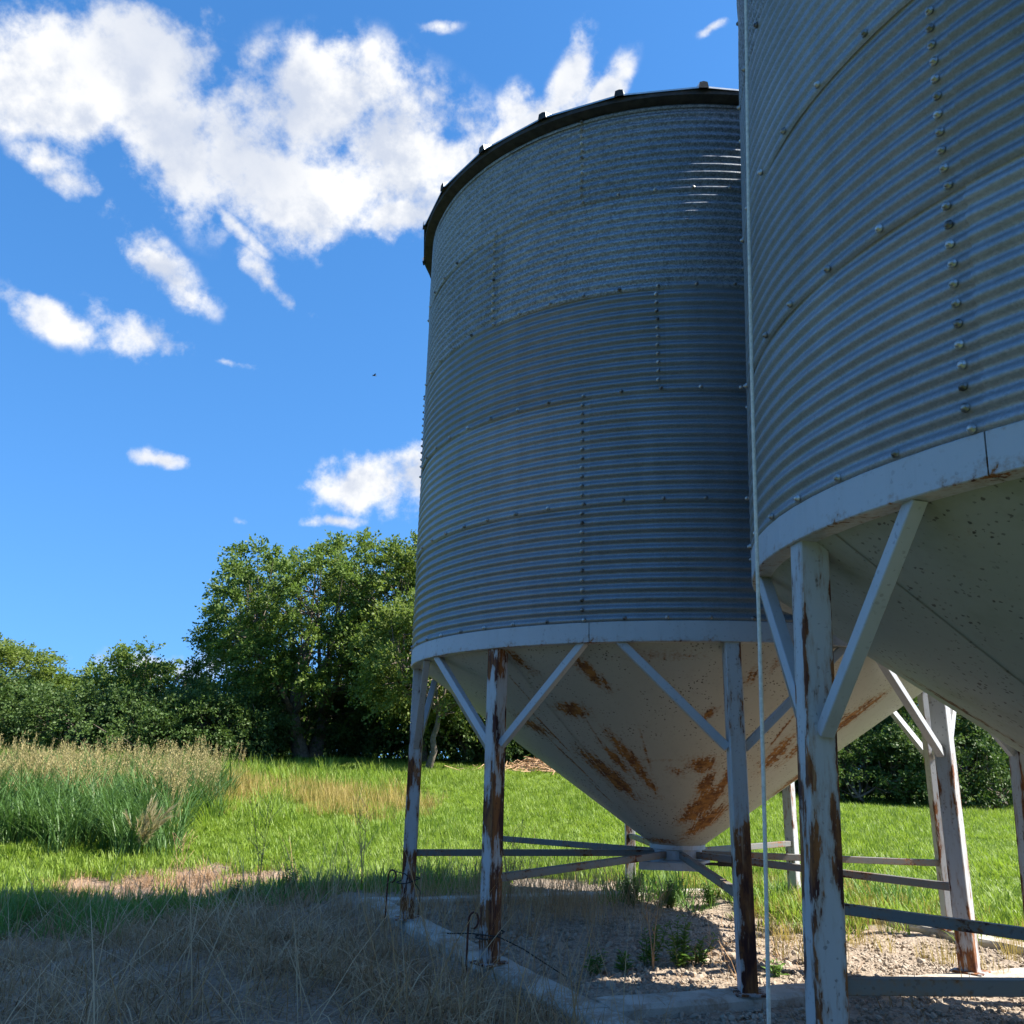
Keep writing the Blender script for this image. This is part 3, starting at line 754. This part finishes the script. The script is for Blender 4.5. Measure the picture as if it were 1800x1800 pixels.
def in_view(P, pad=260):
    d = P - np.array([0, 0, EYE]); f_, r_, u_ = np.array(fw), np.array(rt), np.array(up)
    z = d @ f_; x = 900 + F_PX * (d @ r_) / np.maximum(z, .1); y = 900 - F_PX * (d @ u_) / np.maximum(z, .1)
    return (z > .2) & (x > -pad * 2) & (x < 1800 + pad * 2) & (y < 1800 + 3 * pad)
def rand_pts(n, x0, x1, y0, y1, seed):
    r = np.random.default_rng(seed)
    x = r.uniform(x0, x1, n); y = r.uniform(y0, y1, n)
    P = np.stack([x, y, gz(x, y)], -1); return P[in_view(P)], r
def finish(P, r, smin, smax, tilt=.12):
    n = len(P); s = r.uniform(smin, smax, n)
    return np.stack([r.normal(0, tilt, n), r.normal(0, tilt, n), r.uniform(0, 2 * PI, n)], -1), np.stack([s, s, s * r.uniform(.8, 1.25, n)], -1)

# meadow grass (uncountable)
tufts = [blades(30, .115, .011, .14, .40, .6, 100 + k)[0].mesh('grass_tuft', GRASS) for k in range(5)]
P1, r = rand_pts(84000, -19, 22, 7.4, 36, 1)
dens_k = np.clip(1.15 - (P1[:, 1] - 10) / 40, .35, 1)
keep = (r.random(len(P1)) < grass_amount(P1[:, 0], P1[:, 1]) * dens_k) & ~((P1[:, 1] > 33) & (r.random(len(P1)) < .5))
P1 = P1[keep]; ro, sc_ = finish(P1, r, .75, 1.35)
sc_[:, 2] *= 1 + .35 * np.sin(P1[:, 0] * .9) * np.sin(P1[:, 1] * .7)
scatter('meadow_grass', 'short bright green meadow grass behind the bins', P1, ro, sc_, tufts)
# seeding, drier grass in bands
dry = []
for k in range(4): dry.append(blades(20, .34, .009, .16, .22, .35, 140 + k)[0].mesh('dry_grass_tuft', GRASS_DRY))
P2, r = rand_pts(9000, -9, 0, 14, 26, 2)
m = np.exp(-(((P2[:, 1] - (19.5 - .55 * (P2[:, 0] + 4))) / 1.6) ** 2)) * sst(-8, -6, P2[:, 0]) * sst(-1.0, -2.4, P2[:, 0])
m = m * (.45 + .55 * (np.sin(P2[:, 0] * 3.1 + P2[:, 1]) > -.2))
P2 = P2[r.random(len(P2)) < m * .5]
Pb, rb_ = rand_pts(900, 1.9, 4.6, 6.3, 11, 21)
mb_ = sst(1.9, 2.3, Pb[:, 0]) * sst(6.3, 7.2, Pb[:, 1]) * .33
Pb = Pb[rb_.random(len(Pb)) < mb_]
P2 = np.concatenate([P2, Pb]); ro, sc_ = finish(P2, r, .65, 1.2)
sc_[len(P2) - len(Pb):] *= .5
scatter('seeding_grass', 'yellowing seed-bearing grass in patches across the meadow', P2, ro, sc_, dry)
# tall grass fringe in front of the trees
tall = [blades(24, .42, .016, .2, .28, .8, 160 + k)[0].mesh('tall_grass_tuft', GRASS) for k in range(4)]
P3, r = rand_pts(6000, -16, 1, 15, 30, 3)
crest = 23.5 - .25 * (P3[:, 0] + 6)
m = np.exp(-((P3[:, 1] - crest) / 1.6) ** 2) * sst(-1.5, -4, P3[:, 0]) + .5 * np.exp(-((P3[:, 0] + 5) / 1.6) ** 2 - ((P3[:, 1] - 16.5) / 2.2) ** 2)
P3 = P3[r.random(len(P3)) < m * .55]; ro, sc_ = finish(P3, r, .6, 1.15)
scatter('tall_grass', 'taller green grass along the foot of the trees', P3, ro, sc_, tall)
# reeds at the left
reeds = []
for k in range(5):
    mbk, hb = blades(22, 1.05, .024, .22, .22, 1.1, 180 + k, seg=5, head=.0)
    reeds.append(mbk.mesh('reed_tuft', REED))
P4, r = rand_pts(5600, -15, -3.4, 12.8, 21, 4)
edge = -4.75 - .06 * (P4[:, 1] - 13.5) * 3 + .25 * np.sin(P4[:, 1] * 2)
m = sst(.0, -.7, P4[:, 0] - edge) * sst(13.0, 13.9, P4[:, 1] + .18 * (P4[:, 0] + 6)) * .42
P4 = P4[r.random(len(P4)) < m]; ro, sc_ = finish(P4, r, .52, .88, .08)
scatter('tall_reeds', 'dense green reed bed at the left edge of the meadow', P4, ro, sc_, reeds)
heads = []
for k in range(4):
    r0 = np.random.default_rng(300 + k); mb = MB()
    for q in range(9):
        b0 = np.append(r0.uniform(-.22, .22, 2), 0); ln = r0.uniform(.75, 1.12); a = r0.uniform(0, 6.28); le = r0.uniform(.03, .16)
        tip = b0 + ln * np.array([math.cos(a) * le, math.sin(a) * le, 1]); v, qd, t_ = tube([b0, (b0 + tip) / 2, tip], (.004, .003, .002), 3, False)
        mb.add(v, qd, t_ if len(t_) else None, tint=.2)
        for h_ in range(26):
            f_ = r0.uniform(.80, 1.05); c = b0 + (tip - b0) * f_; o_ = r0.normal(0, .016, 3); c = c + o_
            d1 = r0.normal(0, .02, 3) + np.array([0, 0, .03]); d2 = r0.normal(0, .006, 3)
            mb.add([c - d2, c + d2, c + d1], None, [(0, 1, 2)], tint=r0.random())
    heads.append(mb.mesh('reed_heads', REED_HEAD))
P5, r = rand_pts(3000, -15, -3.6, 14.6, 21, 5)
m = sst(.2, -.6, P5[:, 0] - (-4.75 - .22 * (P5[:, 1] - 13.5))) * sst(14.2, 16.5, P5[:, 1]) * .24
P5 = P5[r.random(len(P5)) < m]; ro, sc_ = finish(P5, r, .62, .95, .06)
scatter('reed_seed_heads', 'tan feathery seed heads above the reed bed', P5, ro, sc_, heads)

# dead weeds of the shaded foreground
def straw_clump(seed, n, ln, lean, curl, spread, w=.0042):
    return blades(n, ln, w, spread, lean, curl, seed, seg=4, jl=.5)[0]
dead = [straw_clump(200 + k, 26, .26, .95, 1.3, .10, .0052).mesh('dead_weed_tuft', STRAW) for k in range(5)]
litter = [straw_clump(220 + k, 26, .15, 1.50, .12, .16, .0045).mesh('straw_litter', LITTER) for k in range(6)]
stalks = [straw_clump(240 + k, 8, .50, .30, .35, .10, .0042).mesh('dead_stalks', STRAW) for k in range(5)]
longs = [straw_clump(250 + k, 7, .75, 1.15, .45, .12, .005).mesh('bent_stalks', STRAW) for k in range(4)]
def brown_mask(x, y):
    # left of the footing's left beam and beyond it; gravel pad and right side stay clear
    return sst(.10, -.25, (x + 1.37) * .9067 + (y - 9.02) * .4220)
Pd, r = rand_pts(20000, -6.5, 3.2, 3.2, 12.4, 6)
bm = brown_mask(Pd[:, 0], Pd[:, 1]) * (1 - grass_amount(Pd[:, 0], Pd[:, 1]))
Pl = Pd[r.random(len(Pd)) < np.maximum(bm * (.35 + .65 * sst(-.4, .4, np.sin(Pd[:, 0] * 3.1 + 2) * np.sin(Pd[:, 1] * 2.7))), .04) * .34]; Pl[:, 2] += .01; ro, sc_ = finish(Pl, r, .7, 1.3, .10); scatter('straw_litter', 'flattened straw litter covering the shaded ground', Pl, ro, sc_, litter)
Pq, r = rand_pts(7500, -6.5, .6, 3.2, 10.9, 8)
bm = brown_mask(Pq[:, 0], Pq[:, 1])
patch = .10 + .9 * sst(.0, .55, np.sin(Pq[:, 0] * 1.9 + 1.2) * np.sin(Pq[:, 1] * 1.6) + .35 * np.sin(Pq[:, 0] * 4.3 + Pq[:, 1] * 3))
Pq = Pq[r.random(len(Pq)) < bm * patch * .42 * sst(.0, -.3, (Pq[:, 0] + 1.37) * .9067 + (Pq[:, 1] - 9.02) * .4220)]; ro, sc_ = finish(Pq, r, .5, 1.2, .2); scatter('dead_weeds', 'tangled grey-brown dead weeds in the shade of the bins', Pq, ro, sc_, dead)
Ps, r = rand_pts(5200, -5, 1.4, 4.6, 11, 9)
inside = np.exp(-(((Ps[:, 0] - .1) / .8) ** 2 + ((Ps[:, 1] - 8.7) / 1.0) ** 2)) * .6
along = np.exp(-(((Ps[:, 0] + 1.37) * .9067 + (Ps[:, 1] - 9.02) * .422 + .15) / .22) ** 2) * .14
edge_ = np.exp(-((Ps[:, 1] - 10.2) / .35) ** 2) * .12 * (Ps[:, 0] < .4)
Ps = Ps[r.random(len(Ps)) < np.maximum(np.maximum(inside, along), np.maximum(edge_, .012))]; ro, sc_ = finish(Ps, r, .55, 1.15, .1); scatter('dry_stalks', 'thin upright dead stalks around the left legs', Ps, ro, sc_, stalks)
Pn, r = rand_pts(170, -4.5, .4, 3.6, 9.6, 19)
Pn = Pn[r.random(len(Pn)) < brown_mask(Pn[:, 0] + .25, Pn[:, 1])]; ro, sc_ = finish(Pn, r, .6, 1.2, .12)
scatter('bent_stalks', 'long bent straw stalks lying over the dead weeds', Pn, ro, sc_, longs)
# dull green weeds at the shadow line
fr = [blades(20, .24, .012, .13, .4, .5, 260 + k)[0].mesh('fringe_tuft', LEAF_W) for k in range(3)]
Pf, r = rand_pts(5000, -9, 4.4, 8.5, 11.6, 12)
m = np.exp(-((Pf[:, 1] - (10.1 + .05 * Pf[:, 0])) / .35) ** 2) * .35 * (Pf[:, 0] < 0) + np.exp(-((Pf[:, 1] - 9.75) / .45) ** 2) * .16 * (Pf[:, 0] > 1.0) + np.exp(-((Pf[:, 0] + 4.6) / 1.0) ** 2 - ((Pf[:, 1] - 9.2) / .5) ** 2) * .3
Pf = Pf[r.random(len(Pf)) < m]; ro, sc_ = finish(Pf, r, .6, 1.2, .1); scatter('low_weeds', 'low green weeds along the edge of the shade', Pf, ro, sc_, fr)

# gravel
GRAV = m_leaf('gravel_stone', (.22, .17, .125), (.32, .26, .20), (.50, .44, .36), 0.0, .9, 3.0)
def stone_mesh(seed, sub=1):
    import bmesh
    bm = bmesh.new(); bmesh.ops.create_icosphere(bm, subdivisions=sub, radius=1.0)
    r = np.random.default_rng(seed); ax = r.uniform(.65, 1.15, 3); ax[2] *= .62
    ph = r.uniform(0, 6.28, 6)
    for v in bm.verts:
        c = np.array(v.co); k = 1 + .16 * math.sin(c[0] * 3 + ph[0]) * math.sin(c[1] * 3.3 + ph[1]) + .13 * math.sin(c[2] * 4 + ph[2] + c[0] * 2) + r.normal(0, .05)
        v.co = Vector(c * ax * k)
    me = bpy.data.meshes.new('stone'); bm.to_mesh(me); bm.free()
    me.materials.append(GRAV); a = me.attributes.new('tint', 'FLOAT', 'POINT'); a.data.foreach_set('value', np.full(len(me.vertices), r.random() ** 1.5, np.float32))
    return me
stones = [stone_mesh(400 + k) for k in range(9)]
Pg, r = rand_pts(60000, -.9, 5.5, 4.2, 10.6, 14)
ins = 1 - brown_mask(Pg[:, 0], Pg[:, 1]); fine = sst(8.8, 6.2, Pg[:, 1])
kp = r.random(len(Pg)) < ins * (.35 + .6 * fine) * (1 - .85 * sst(2.0, 2.5, Pg[:, 0]) * sst(7.3, 8.3, Pg[:, 1]))
Pg = Pg[kp]; n = len(Pg); s = .0078 * np.exp(r.normal(0, .5, n)); s = np.minimum(s, .034)
Pg[:, 2] += s * .25
scatter('gravel', 'loose pale gravel under the bins', Pg, r.uniform(0, 6.28, (n, 3)) * np.array([.15, .15, 1]), np.stack([s, s, s], -1) * 1.25, stones)

# larger stones that can be told apart
big = [((1.60, 6.73), .062, 'largest pale rock on the sunlit gravel beside the front leg'), ((1.23, 6.17), .036, 'small pale rock in the sunlight left of the front leg'),
       ((1.72, 6.98), .026, 'pebble behind the largest rock on the sunlit gravel'), ((.35, 7.25), .034, 'grey stone in the shade right of the second leg'), ((.95, 5.72), .03, 'whitish stone lying inside the front footing corner')]
for k, ((x, y), s, lab) in enumerate(big):
    me = stone_mesh(500 + k, 3); o = obj('rock', me); o.scale = (s * 1.15, s, s); o.rotation_euler = (0, 0, k * 1.3); o.location = (x, y, float(gz(x, y)) + s * .35)
    tag(o, lab, 'rock', 'rocks on the gravel')

# ------------------------------------------------------------------ weeds as plants
def weed(loc, h, n, seed, lab, spread=.5):
    r = np.random.default_rng(seed); root = empty('weed_plant', (loc[0], loc[1], float(gz(*loc)) - .01)); sm = MB(); lm = MB()
    for k in range(n):
        a = r.uniform(0, 6.28); le = abs(r.normal(0, spread * .5)); hh = h * r.uniform(.5, .95); P = []
        for s in range(5):
            t = s / 4; P.append(np.array([math.cos(a), math.sin(a), 0]) * (hh * le * t + .02) + np.array([0, 0, hh * t * (1 - .1 * le * t)]) + r.normal(0, .006, 3) * t)
        sm.add(*tube(P, np.linspace(.0045, .0016, 5), 4))
        for q in range(int(52 * hh / .4)):
            t = r.uniform(.1, 1.03); i_ = min(int(t * 4), 3); c = P[i_] + (P[i_ + 1] - P[i_]) * (t * 4 - i_)
            b = r.uniform(0, 6.28); d = np.array([math.cos(b), math.sin(b), r.uniform(.2, 1.0)]); d /= np.linalg.norm(d); ln = r.uniform(.04, .085) * (1.15 - .5 * t)
            sd_ = np.cross(d, (0, 0, 1)); sd_ /= np.linalg.norm(sd_) + 1e-6; w = ln * .17
            lm.add([c, c + d * ln * .5 - sd_ * w, c + d * ln + np.array([0, 0, -.2 * ln]), c + d * ln * .5 + sd_ * w], [(0, 1, 2, 3)], tint=r.random())
    obj('stem', sm.mesh('stem', STEM, True), root); obj('foliage', lm.mesh('foliage', LEAF_W), root)
    return tag(root, lab, 'weed', 'green weeds growing through the gravel')
for args in [((.60, 6.32), .20, 5, 1, 'small green weed at the left end of the sunlit gravel strip'), ((.80, 6.42), .15, 6, 2, 'short bushy green weed second from left on the sunlit strip'),
             ((1.00, 6.62), .30, 6, 3, 'slender green weed at the shadow edge left of the tallest weeds'), ((1.22, 6.58), .34, 9, 4, 'tallest green weed in front of the cone shadow edge'), ((1.34, 6.66), .24, 6, 5, 'green weed touching the right side of the tallest weed'),
             ((1.25, 9.30), .34, 16, 6, 'bushy dark green weed at the foot of the rear leg'), ((1.62, 9.25), .30, 14, 7, 'bushy green weed under the slide gate, right of the rear leg'), ((2.05, 9.3), .27, 13, 8, 'green weed patch left of the front leg, beyond the gravel'),
             ((2.38, 9.1), .25, 10, 9, 'green weed beyond the hanging rope'), ((1.80, 6.36), .13, 5, 10, 'tiny green weed right of the front leg foot'), ((-2.9, 10.05), .33, 9, 11, 'leafy green weed at the shade edge beside the bare straw patch'), ((-2.35, 10.35), .36, 10, 12, 'leafy green weed right of the bare straw patch')]:
    weed(*args)
def dry_weed(loc, h, seed, lab, n=3):
    r = np.random.default_rng(seed); mb = MB()
    for k in range(n):
        a = r.uniform(0, 6.28); P = [np.array([math.cos(a), math.sin(a), 0]) * (.18 * h * t * t + .006 * k) + np.array([0, 0, h * t * r.uniform(.95, 1.05)]) for t in np.linspace(0, 1, 6)]
        mb.add(*tube(P, np.linspace(.005, .0015, 6), 5), tint=.3)
        for q in range(7):
            t = r.uniform(.35, .95); i_ = min(int(t * 5), 4); c = P[i_] + (P[i_ + 1] - P[i_]) * (t * 5 - i_); b = r.uniform(0, 6.28); e = c + np.array([math.cos(b), math.sin(b), 1.1]) * h * r.uniform(.08, .2)
            mb.add(*tube([c, (c + e) / 2 + r.normal(0, .01, 3), e], (.0026, .002, .0012), 4), tint=r.random())
    o = obj('dead_weed', mb.mesh('dead_weed', STRAW, True)); o.location = (loc[0], loc[1], float(gz(*loc)))
    return tag(o, lab, 'weed', 'tall dead weeds standing alone')
for args in [((-2.75, 10.6), 1.0, 1, 'tall dark bare weed stalk standing against the sunlit meadow left of centre'), ((-1.55, 10.3), .95, 2, 'tall bare weed stalk nearest left of the outermost leg'), ((1.02, 6.5), .55, 3, 'bare dead weed rising between green weeds on the gravel', 2),
             ((1.95, 10.3), .75, 4, 'bare pale weed stalk behind the slide gate', 1), ((.05, 9.2), .75, 5, 'bare dead weed between the two left legs'), ((-3.9, 11.3), .7, 6, 'broken pale dead weed below the reeds at left')]:
    dry_weed(*args)
# foxtail clump below the reeds
def foxtail():
    r = np.random.default_rng(77); loc = (-5.15, 13.1); root = empty('foxtail_clump', (*loc, float(gz(*loc)))); a_, b_ = MB(), MB()
    for k in range(34):
        a = r.normal(.2, .9); hh = r.uniform(.35, .85); le = r.uniform(.15, .55); P = []
        for q in range(7):
            t = q / 6; P.append(np.array([math.cos(a) * hh * le * t ** 1.6, math.sin(a) * hh * le * .6 * t ** 1.6, hh * (t - .30 * le * t ** 3)]))
        a_.add(*tube(P, np.linspace(.004, .002, 7), 3), tint=.5)
        for q in range(60):
            t = r.uniform(.62, 1.0); i_ = min(int(t * 6), 5); c = P[i_] + (P[i_ + 1] - P[i_]) * (t * 6 - i_)
            d = (P[6] - P[4]) * r.uniform(.3, .7) + r.normal(0, .022, 3); w = r.normal(0, .004, 3)
            b_.add([c - w, c + w, c + d], None, [(0, 1, 2)], tint=r.random())
    obj('stem', a_.mesh('stem', LEAF_W), root); obj('plume', b_.mesh('plume', m_leaf('foxtail_plume', (.42, .36, .20), (.5, .44, .27), (.56, .50, .33), .4)), root)
    tag(root, 'pale feathery foxtail clump drooping in front of the green reeds', 'grass clump')
foxtail()
# heap of dry brush on the meadow
def heap():
    r = np.random.default_rng(88); mb = MB()
    for k in range(420):
        c = r.normal(0, 1, 2) * (.75, .45); z = max(0, .42 * math.exp(-(c[0] / .8) ** 2 - (c[1] / .5) ** 2) * r.random()); a = r.uniform(0, 6.28); ln = r.uniform(.25, .7); d = np.array([math.cos(a), math.sin(a), r.normal(.15, .3)]) * ln / 2
        p = np.array([c[0], c[1], z + .05]); mb.add(*tube([p - d, p + d], .011, 3), tint=r.random())
    o = obj('brush_heap', mb.mesh('brush_heap', STRAW)); o.location = (1.0, 27.5, float(gz(1.0, 27.5))); o.scale = (1.3, 1.3, .9)
    tag(o, 'low heap of brown dry brush on the bright meadow behind the cone', 'brush heap')
heap()
# a few hay wisps of the bare patch are in the litter; bird in the sky
def bird():
    d = np.array(pix_dir(658, 660)); p = d * 38; p[2] += EYE; root = empty('bird', p, (0, 0, .6)); mb = MB()
    mb.add(*tube([(-.09, 0, 0), (-.05, 0, .004), (0, 0, 0), (.05, 0, .008), (.085, 0, .01), (.105, 0, .006)], (.004, .018, .026, .02, .013, .003), 7))
    obj('body', mb.mesh('body', DARK, True), root)
    for s in (-1, 1):
        mb = MB(); V = [(.03, s * .015, .012), (-.03, s * .015, .010), (.035, s * .08, .04), (-.03, s * .08, .035), (.01, s * .15, .028), (-.02, s * .15, .024)]
        V = np.array(V); mb.add(np.concatenate([V, V + (0, 0, .004)]), [(0, 1, 3, 2), (2, 3, 5, 4), (6, 8, 9, 7), (8, 10, 11, 9), (0, 2, 8, 6), (2, 4, 10, 8), (1, 7, 9, 3), (3, 9, 11, 5)]); obj('wing', mb.mesh('wing', DARK), root)
    tag(root, 'tiny dark bird flying in the blue sky left of the bin', 'bird')
bird()

# ------------------------------------------------------------------ trees
def make_tree(name, label, loc, h, rad, seed, mat, trunk_h=.28, trunk_r=.16, nclump=120, twig=(.45, .95), leaf=.12, lpt=22, ntw=8, lean=(0, 0), flat=1.0, low=.22, group=None, cat='tree', stems=1):
    r = np.random.default_rng(seed); z0 = float(gz(*loc)); root = empty(name, (loc[0], loc[1], z0 - .05))
    wood = MB(); limbs = []
    for s in range(stems):
        b0 = np.array([r.normal(0, .25), r.normal(0, .25), 0]) if stems > 1 else np.zeros(3)
        top = b0 * 2.2 + np.array([lean[0] * h * .3 + r.normal(0, .2), lean[1] * h * .3 + r.normal(0, .2), h * trunk_h])
        P = np.stack([b0 + (top - b0) * t + np.array([r.normal(0, .05), r.normal(0, .05), 0]) * (0 < t < 1) for t in np.linspace(0, 1, 6)])
        rr_ = trunk_r * np.linspace(1.25, .75, 6); rr_[0] *= 1.25; wood.add(*tube(P, rr_, 9)); limbs.append((top, trunk_r * .75))
        # leader and main limbs
        for k in range(5):
            a = r.uniform(0, 6.28); u = r.uniform(.25, .65) if k else .05
            e = np.array([math.cos(a) * rad * u + lean[0] * h * .5, math.sin(a) * rad * u * flat + lean[1] * h * .5, h * r.uniform(.55, .9)]); mid = (top + e) / 2 + r.normal(0, .25, 3)
            ts = np.linspace(0, 1, 7)[:, None]; P = top * (1 - ts) ** 2 + 2 * mid * ts * (1 - ts) + e * ts ** 2
            wood.add(*tube(P, np.linspace(trunk_r * .55, .02, 7), 6)); limbs += [(P[i_], .05) for i_ in (2, 3, 4, 5)]
    LP = np.array([l[0] for l in limbs])
    # crown clumps in the outer part of an uneven ovoid
    V = []; tint = []; lobes = [(r.uniform(0, 6.28), r.uniform(-.3, .9), r.uniform(.12, .34)) for _ in range(9)]
    for k in range(nclump):
        while True:
            d = r.normal(0, 1, 3); d /= np.linalg.norm(d)
            if d[2] > -.75: break
        f = 1 + sum(g * math.exp(-((math.atan2(d[1], d[0]) - a + PI) % (2 * PI) - PI) ** 2 / .5 - (d[2] - e) ** 2 / .12) for a, e, g in lobes) - .12
        rho = f * r.uniform(.35, 1.0) ** .55
        zc = h * (low + (1 - low) * .46)
        c = np.array([d[0] * rad * rho + lean[0] * h * .4, d[1] * rad * rho * flat + lean[1] * h * .4, zc + d[2] * h * (1 - low) * .5 * rho])
        c[2] = max(c[2], h * low * .6)
        i_ = np.argmin(np.linalg.norm(LP - c + np.array([0, 0, .6]), axis=1)); q = LP[i_]
        mid = (q + c) / 2 + r.normal(0, .12, 3) + np.array([0, 0, -.1])
        wood.add(*tube([q, mid, c], (.03, .02, .008), 4, False))
        shade_t = r.uniform(0, .6)
        for t_ in range(ntw):
            o = d * .75 + r.normal(0, .62, 3) + np.array([0, 0, .18]); o /= np.linalg.norm(o)
            L_ = r.uniform(*twig); n_ = lpt
            tt = r.uniform(.05, 1, n_) ** .8; dr = -.22 * tt ** 2 * L_
            pc = c + o * (tt * L_)[:, None]; pc[:, 2] += dr; pc += r.normal(0, .05, (n_, 3))
            ld = o + r.normal(0, .65, (n_, 3)); ld[:, 2] -= .25; ld /= np.linalg.norm(ld, axis=1)[:, None]
            sd_ = np.cross(ld, r.normal(0, 1, (n_, 3))); sd_ /= np.linalg.norm(sd_, axis=1)[:, None] + 1e-6
            ln = leaf * r.uniform(.6, 1.25, n_)[:, None]; w = ln * .30
            V.append(np.stack([pc, pc + ld * ln * .45 - sd_ * w, pc + ld * ln, pc + ld * ln * .45 + sd_ * w], 1).reshape(-1, 3))
            tint.append(np.repeat(np.clip(shade_t + r.normal(0, .18, n_), 0, 1), 4))
    V = np.concatenate(V); Qd = np.arange(len(V)).reshape(-1, 4)
    V[:, 2] = np.maximum(V[:, 2], .08)
    obj('trunk', wood.mesh('trunk', BARK, True), root)
    obj('crown', mesh_np('crown', V, Qd, mat, False, {'tint': np.concatenate(tint)}), root)
    return tag(root, label, cat, group)
def copy_tree(src, label, loc, rotz, s, group=None):
    c = src.copy(); col.objects.link(c); c.location = (loc[0], loc[1], float(gz(*loc)) - .05); c.rotation_euler = (0, 0, rotz); c.scale = s; c['label'] = label
    if group: c['group'] = group
    for ch in list(src.children):
        k = ch.copy(); col.objects.link(k); k.parent = c
    return c
GT = 'trees beyond the meadow'; GB = 'bushes under the tree line'
t1 = make_tree('elm_tree', 'largest broad elm with the highest crown left of the bin', (-6.7, 31.0), 7.7, 4.1, 11, LEAF, .20, .24, 300, lean=(-.02, 0), low=.12, group=GT, stems=2, ntw=11, lpt=34, leaf=.112)
t2 = make_tree('elm_tree', 'tall elm partly hidden by the left edge of the bin wall', (-2.9, 30.2), 7.7, 2.5, 12, LEAF_Y, .26, .17, 210, low=.13, group=GT, ntw=11, lpt=32, leaf=.112)
t3 = make_tree('elm_tree', 'small pale-trunked tree seen between the two left legs', (-2.35, 26.6), 5.6, 2.1, 13, LEAF_Y, .30, .09, 120, low=.24, group=GT, ntw=10, lpt=30, leaf=.105)
t4 = make_tree('elm_tree', 'rounded tree at the far left above the reeds', (-12.6, 32.0), 3.4, 2.2, 14, LEAF, .22, .15, 125, low=.08, group=GT, ntw=10, lpt=30, leaf=.105)
b1 = make_tree('bush', 'dark spreading bush at the left foot of the largest elm', (-9.2, 28.8), 2.2, 1.9, 15, LEAF_D, .12, .07, 110, low=.02, leaf=.10, ntw=9, lpt=30, group=GB, cat='bush', stems=3)
b2 = make_tree('bush', 'dark low bush right of the largest elm trunk', (-4.6, 32.8), 2.8, 2.2, 16, LEAF_D, .12, .06, 110, low=.02, leaf=.10, ntw=9, lpt=30, group=GB, cat='bush', stems=3)
for (lab, loc, rz, s) in [('slim bush at the far left behind the tan seed heads', (-11.0, 28.5), 1.0, (1.0, 1.0, .95)), ('dark bush behind the reeds left of the spreading bush', (-13.6, 29.0), 2.1, (1.1, 1.1, .95)),
                          ('shadowy bush filling the gap behind the largest elm', (-7.2, 33.5), 3.0, (1.2, 1.2, 1.1)), ('dark bush behind the pale-trunked small tree', (-1.6, 31.5), 4.0, (1.2, 1.2, 1.15)),
                          ('dark bush seen left of the cone between the legs', (.6, 31.5), 5.0, (1.15, 1.1, 1.0)), ('dark bush behind the cone below the bin', (3.0, 31.8), .4, (1.2, 1.1, 1.0)), ('leafy bush at the meadow edge right of the rear leg', (8.3, 28.2), 1.4, (1.0, .9, .85)),
                          ('leafy bush behind the nearest leg at the meadow edge', (10.6, 27.6), 2.6, (1.1, .9, .9)), ('dark bush at the right edge below the nearest cone', (13.2, 27.6), 3.7, (1.1, 1.0, 1.0)), ('bush at the far left edge beyond the reed bed', (-16.8, 29.5), .7, (1.2, 1.1, 1.1))]:
    copy_tree(b1 if rz < 2.5 else b2, lab, loc, rz, s, GB)
for (src, lab, loc, rz, s) in [(t2, 'elm hidden behind the bin, lower leaves showing left of the cone', (.3, 32.0), 1.2, (1.1, 1.1, .95)), (t1, 'broad elm behind the bin cone', (4.2, 34.5), 2.2, (.95, .95, .85)), (t2, 'leafy tree behind the right rear leg', (7.0, 30.5), 3.0, (1.15, 1.15, .85)),
                               (t1, 'broad tree filling the gap right of the nearest leg', (10.8, 31.0), 4.0, (.85, .85, .8)), (t3, 'tree at the right edge below the nearest cone', (14.5, 30.0), 5.0, (1.4, 1.4, 1.15)), (t4, 'small tree at the left edge next to the rounded one', (-15.8, 33.0), 2.0, (1.05, 1.05, .85)),
                               (t3, 'slim tree at the extreme left of the tree line', (-19.2, 32.0), 4.2, (1.2, 1.2, .8)), (t4, 'far tree behind the left bushes', (-9.9, 37.0), 3.3, (1.0, 1.0, .8)), (t4, 'tree beyond the right edge of the picture', (18.5, 31.0), 1.0, (1.4, 1.4, 1.4))]:
    copy_tree(src, lab, loc, rz, s, GT)

# far shelterbelt that closes the horizon (reads as one mass)
def belt(name, label, n, x0, x1, yf, tf, seed, mat):
    r = np.random.default_rng(seed)
    x = r.uniform(x0, x1, n); y = yf(x) + r.normal(0, 1.3, n); z = gz(x, y) + tf(x) * r.random(n) ** .8; c = np.stack([x, y, z], -1)
    d = r.normal(0, 1, (n, 3)); d /= np.linalg.norm(d, axis=1)[:, None]; e = np.cross(d, r.normal(0, 1, (n, 3))); e /= np.linalg.norm(e, axis=1)[:, None]
    V = np.stack([c, c + d * .2 - e * .13, c + d * .42, c + d * .2 + e * .13], 1).reshape(-1, 3)
    tag(obj(name, mesh_np(name, V, np.arange(len(V)).reshape(-1, 4), mat, False, {'tint': np.repeat(r.random(n) * .5, 4)})), label, kind='stuff')
belt('far_shelterbelt', 'low dark shelterbelt beyond the tree line', 52000, -75, 75, lambda x: 50 + 4 * np.sin(x * .05), lambda x: 4.2 + .9 * np.sin(x * .7) + .6 * np.sin(x * 1.9 + 1), 900, LEAF_D)
belt('added_rear_belt', 'unseen leaf belt added behind the camera to darken steel reflections', 52000, -45, 45, lambda x: -15 + 2 * np.sin(x * .11), lambda x: 5.0 + 1.0 * np.sin(x * .6) + .6 * np.sin(x * 1.7 + 2), 901, LEAF_D)  # added out of view so the steel walls reflect something dark
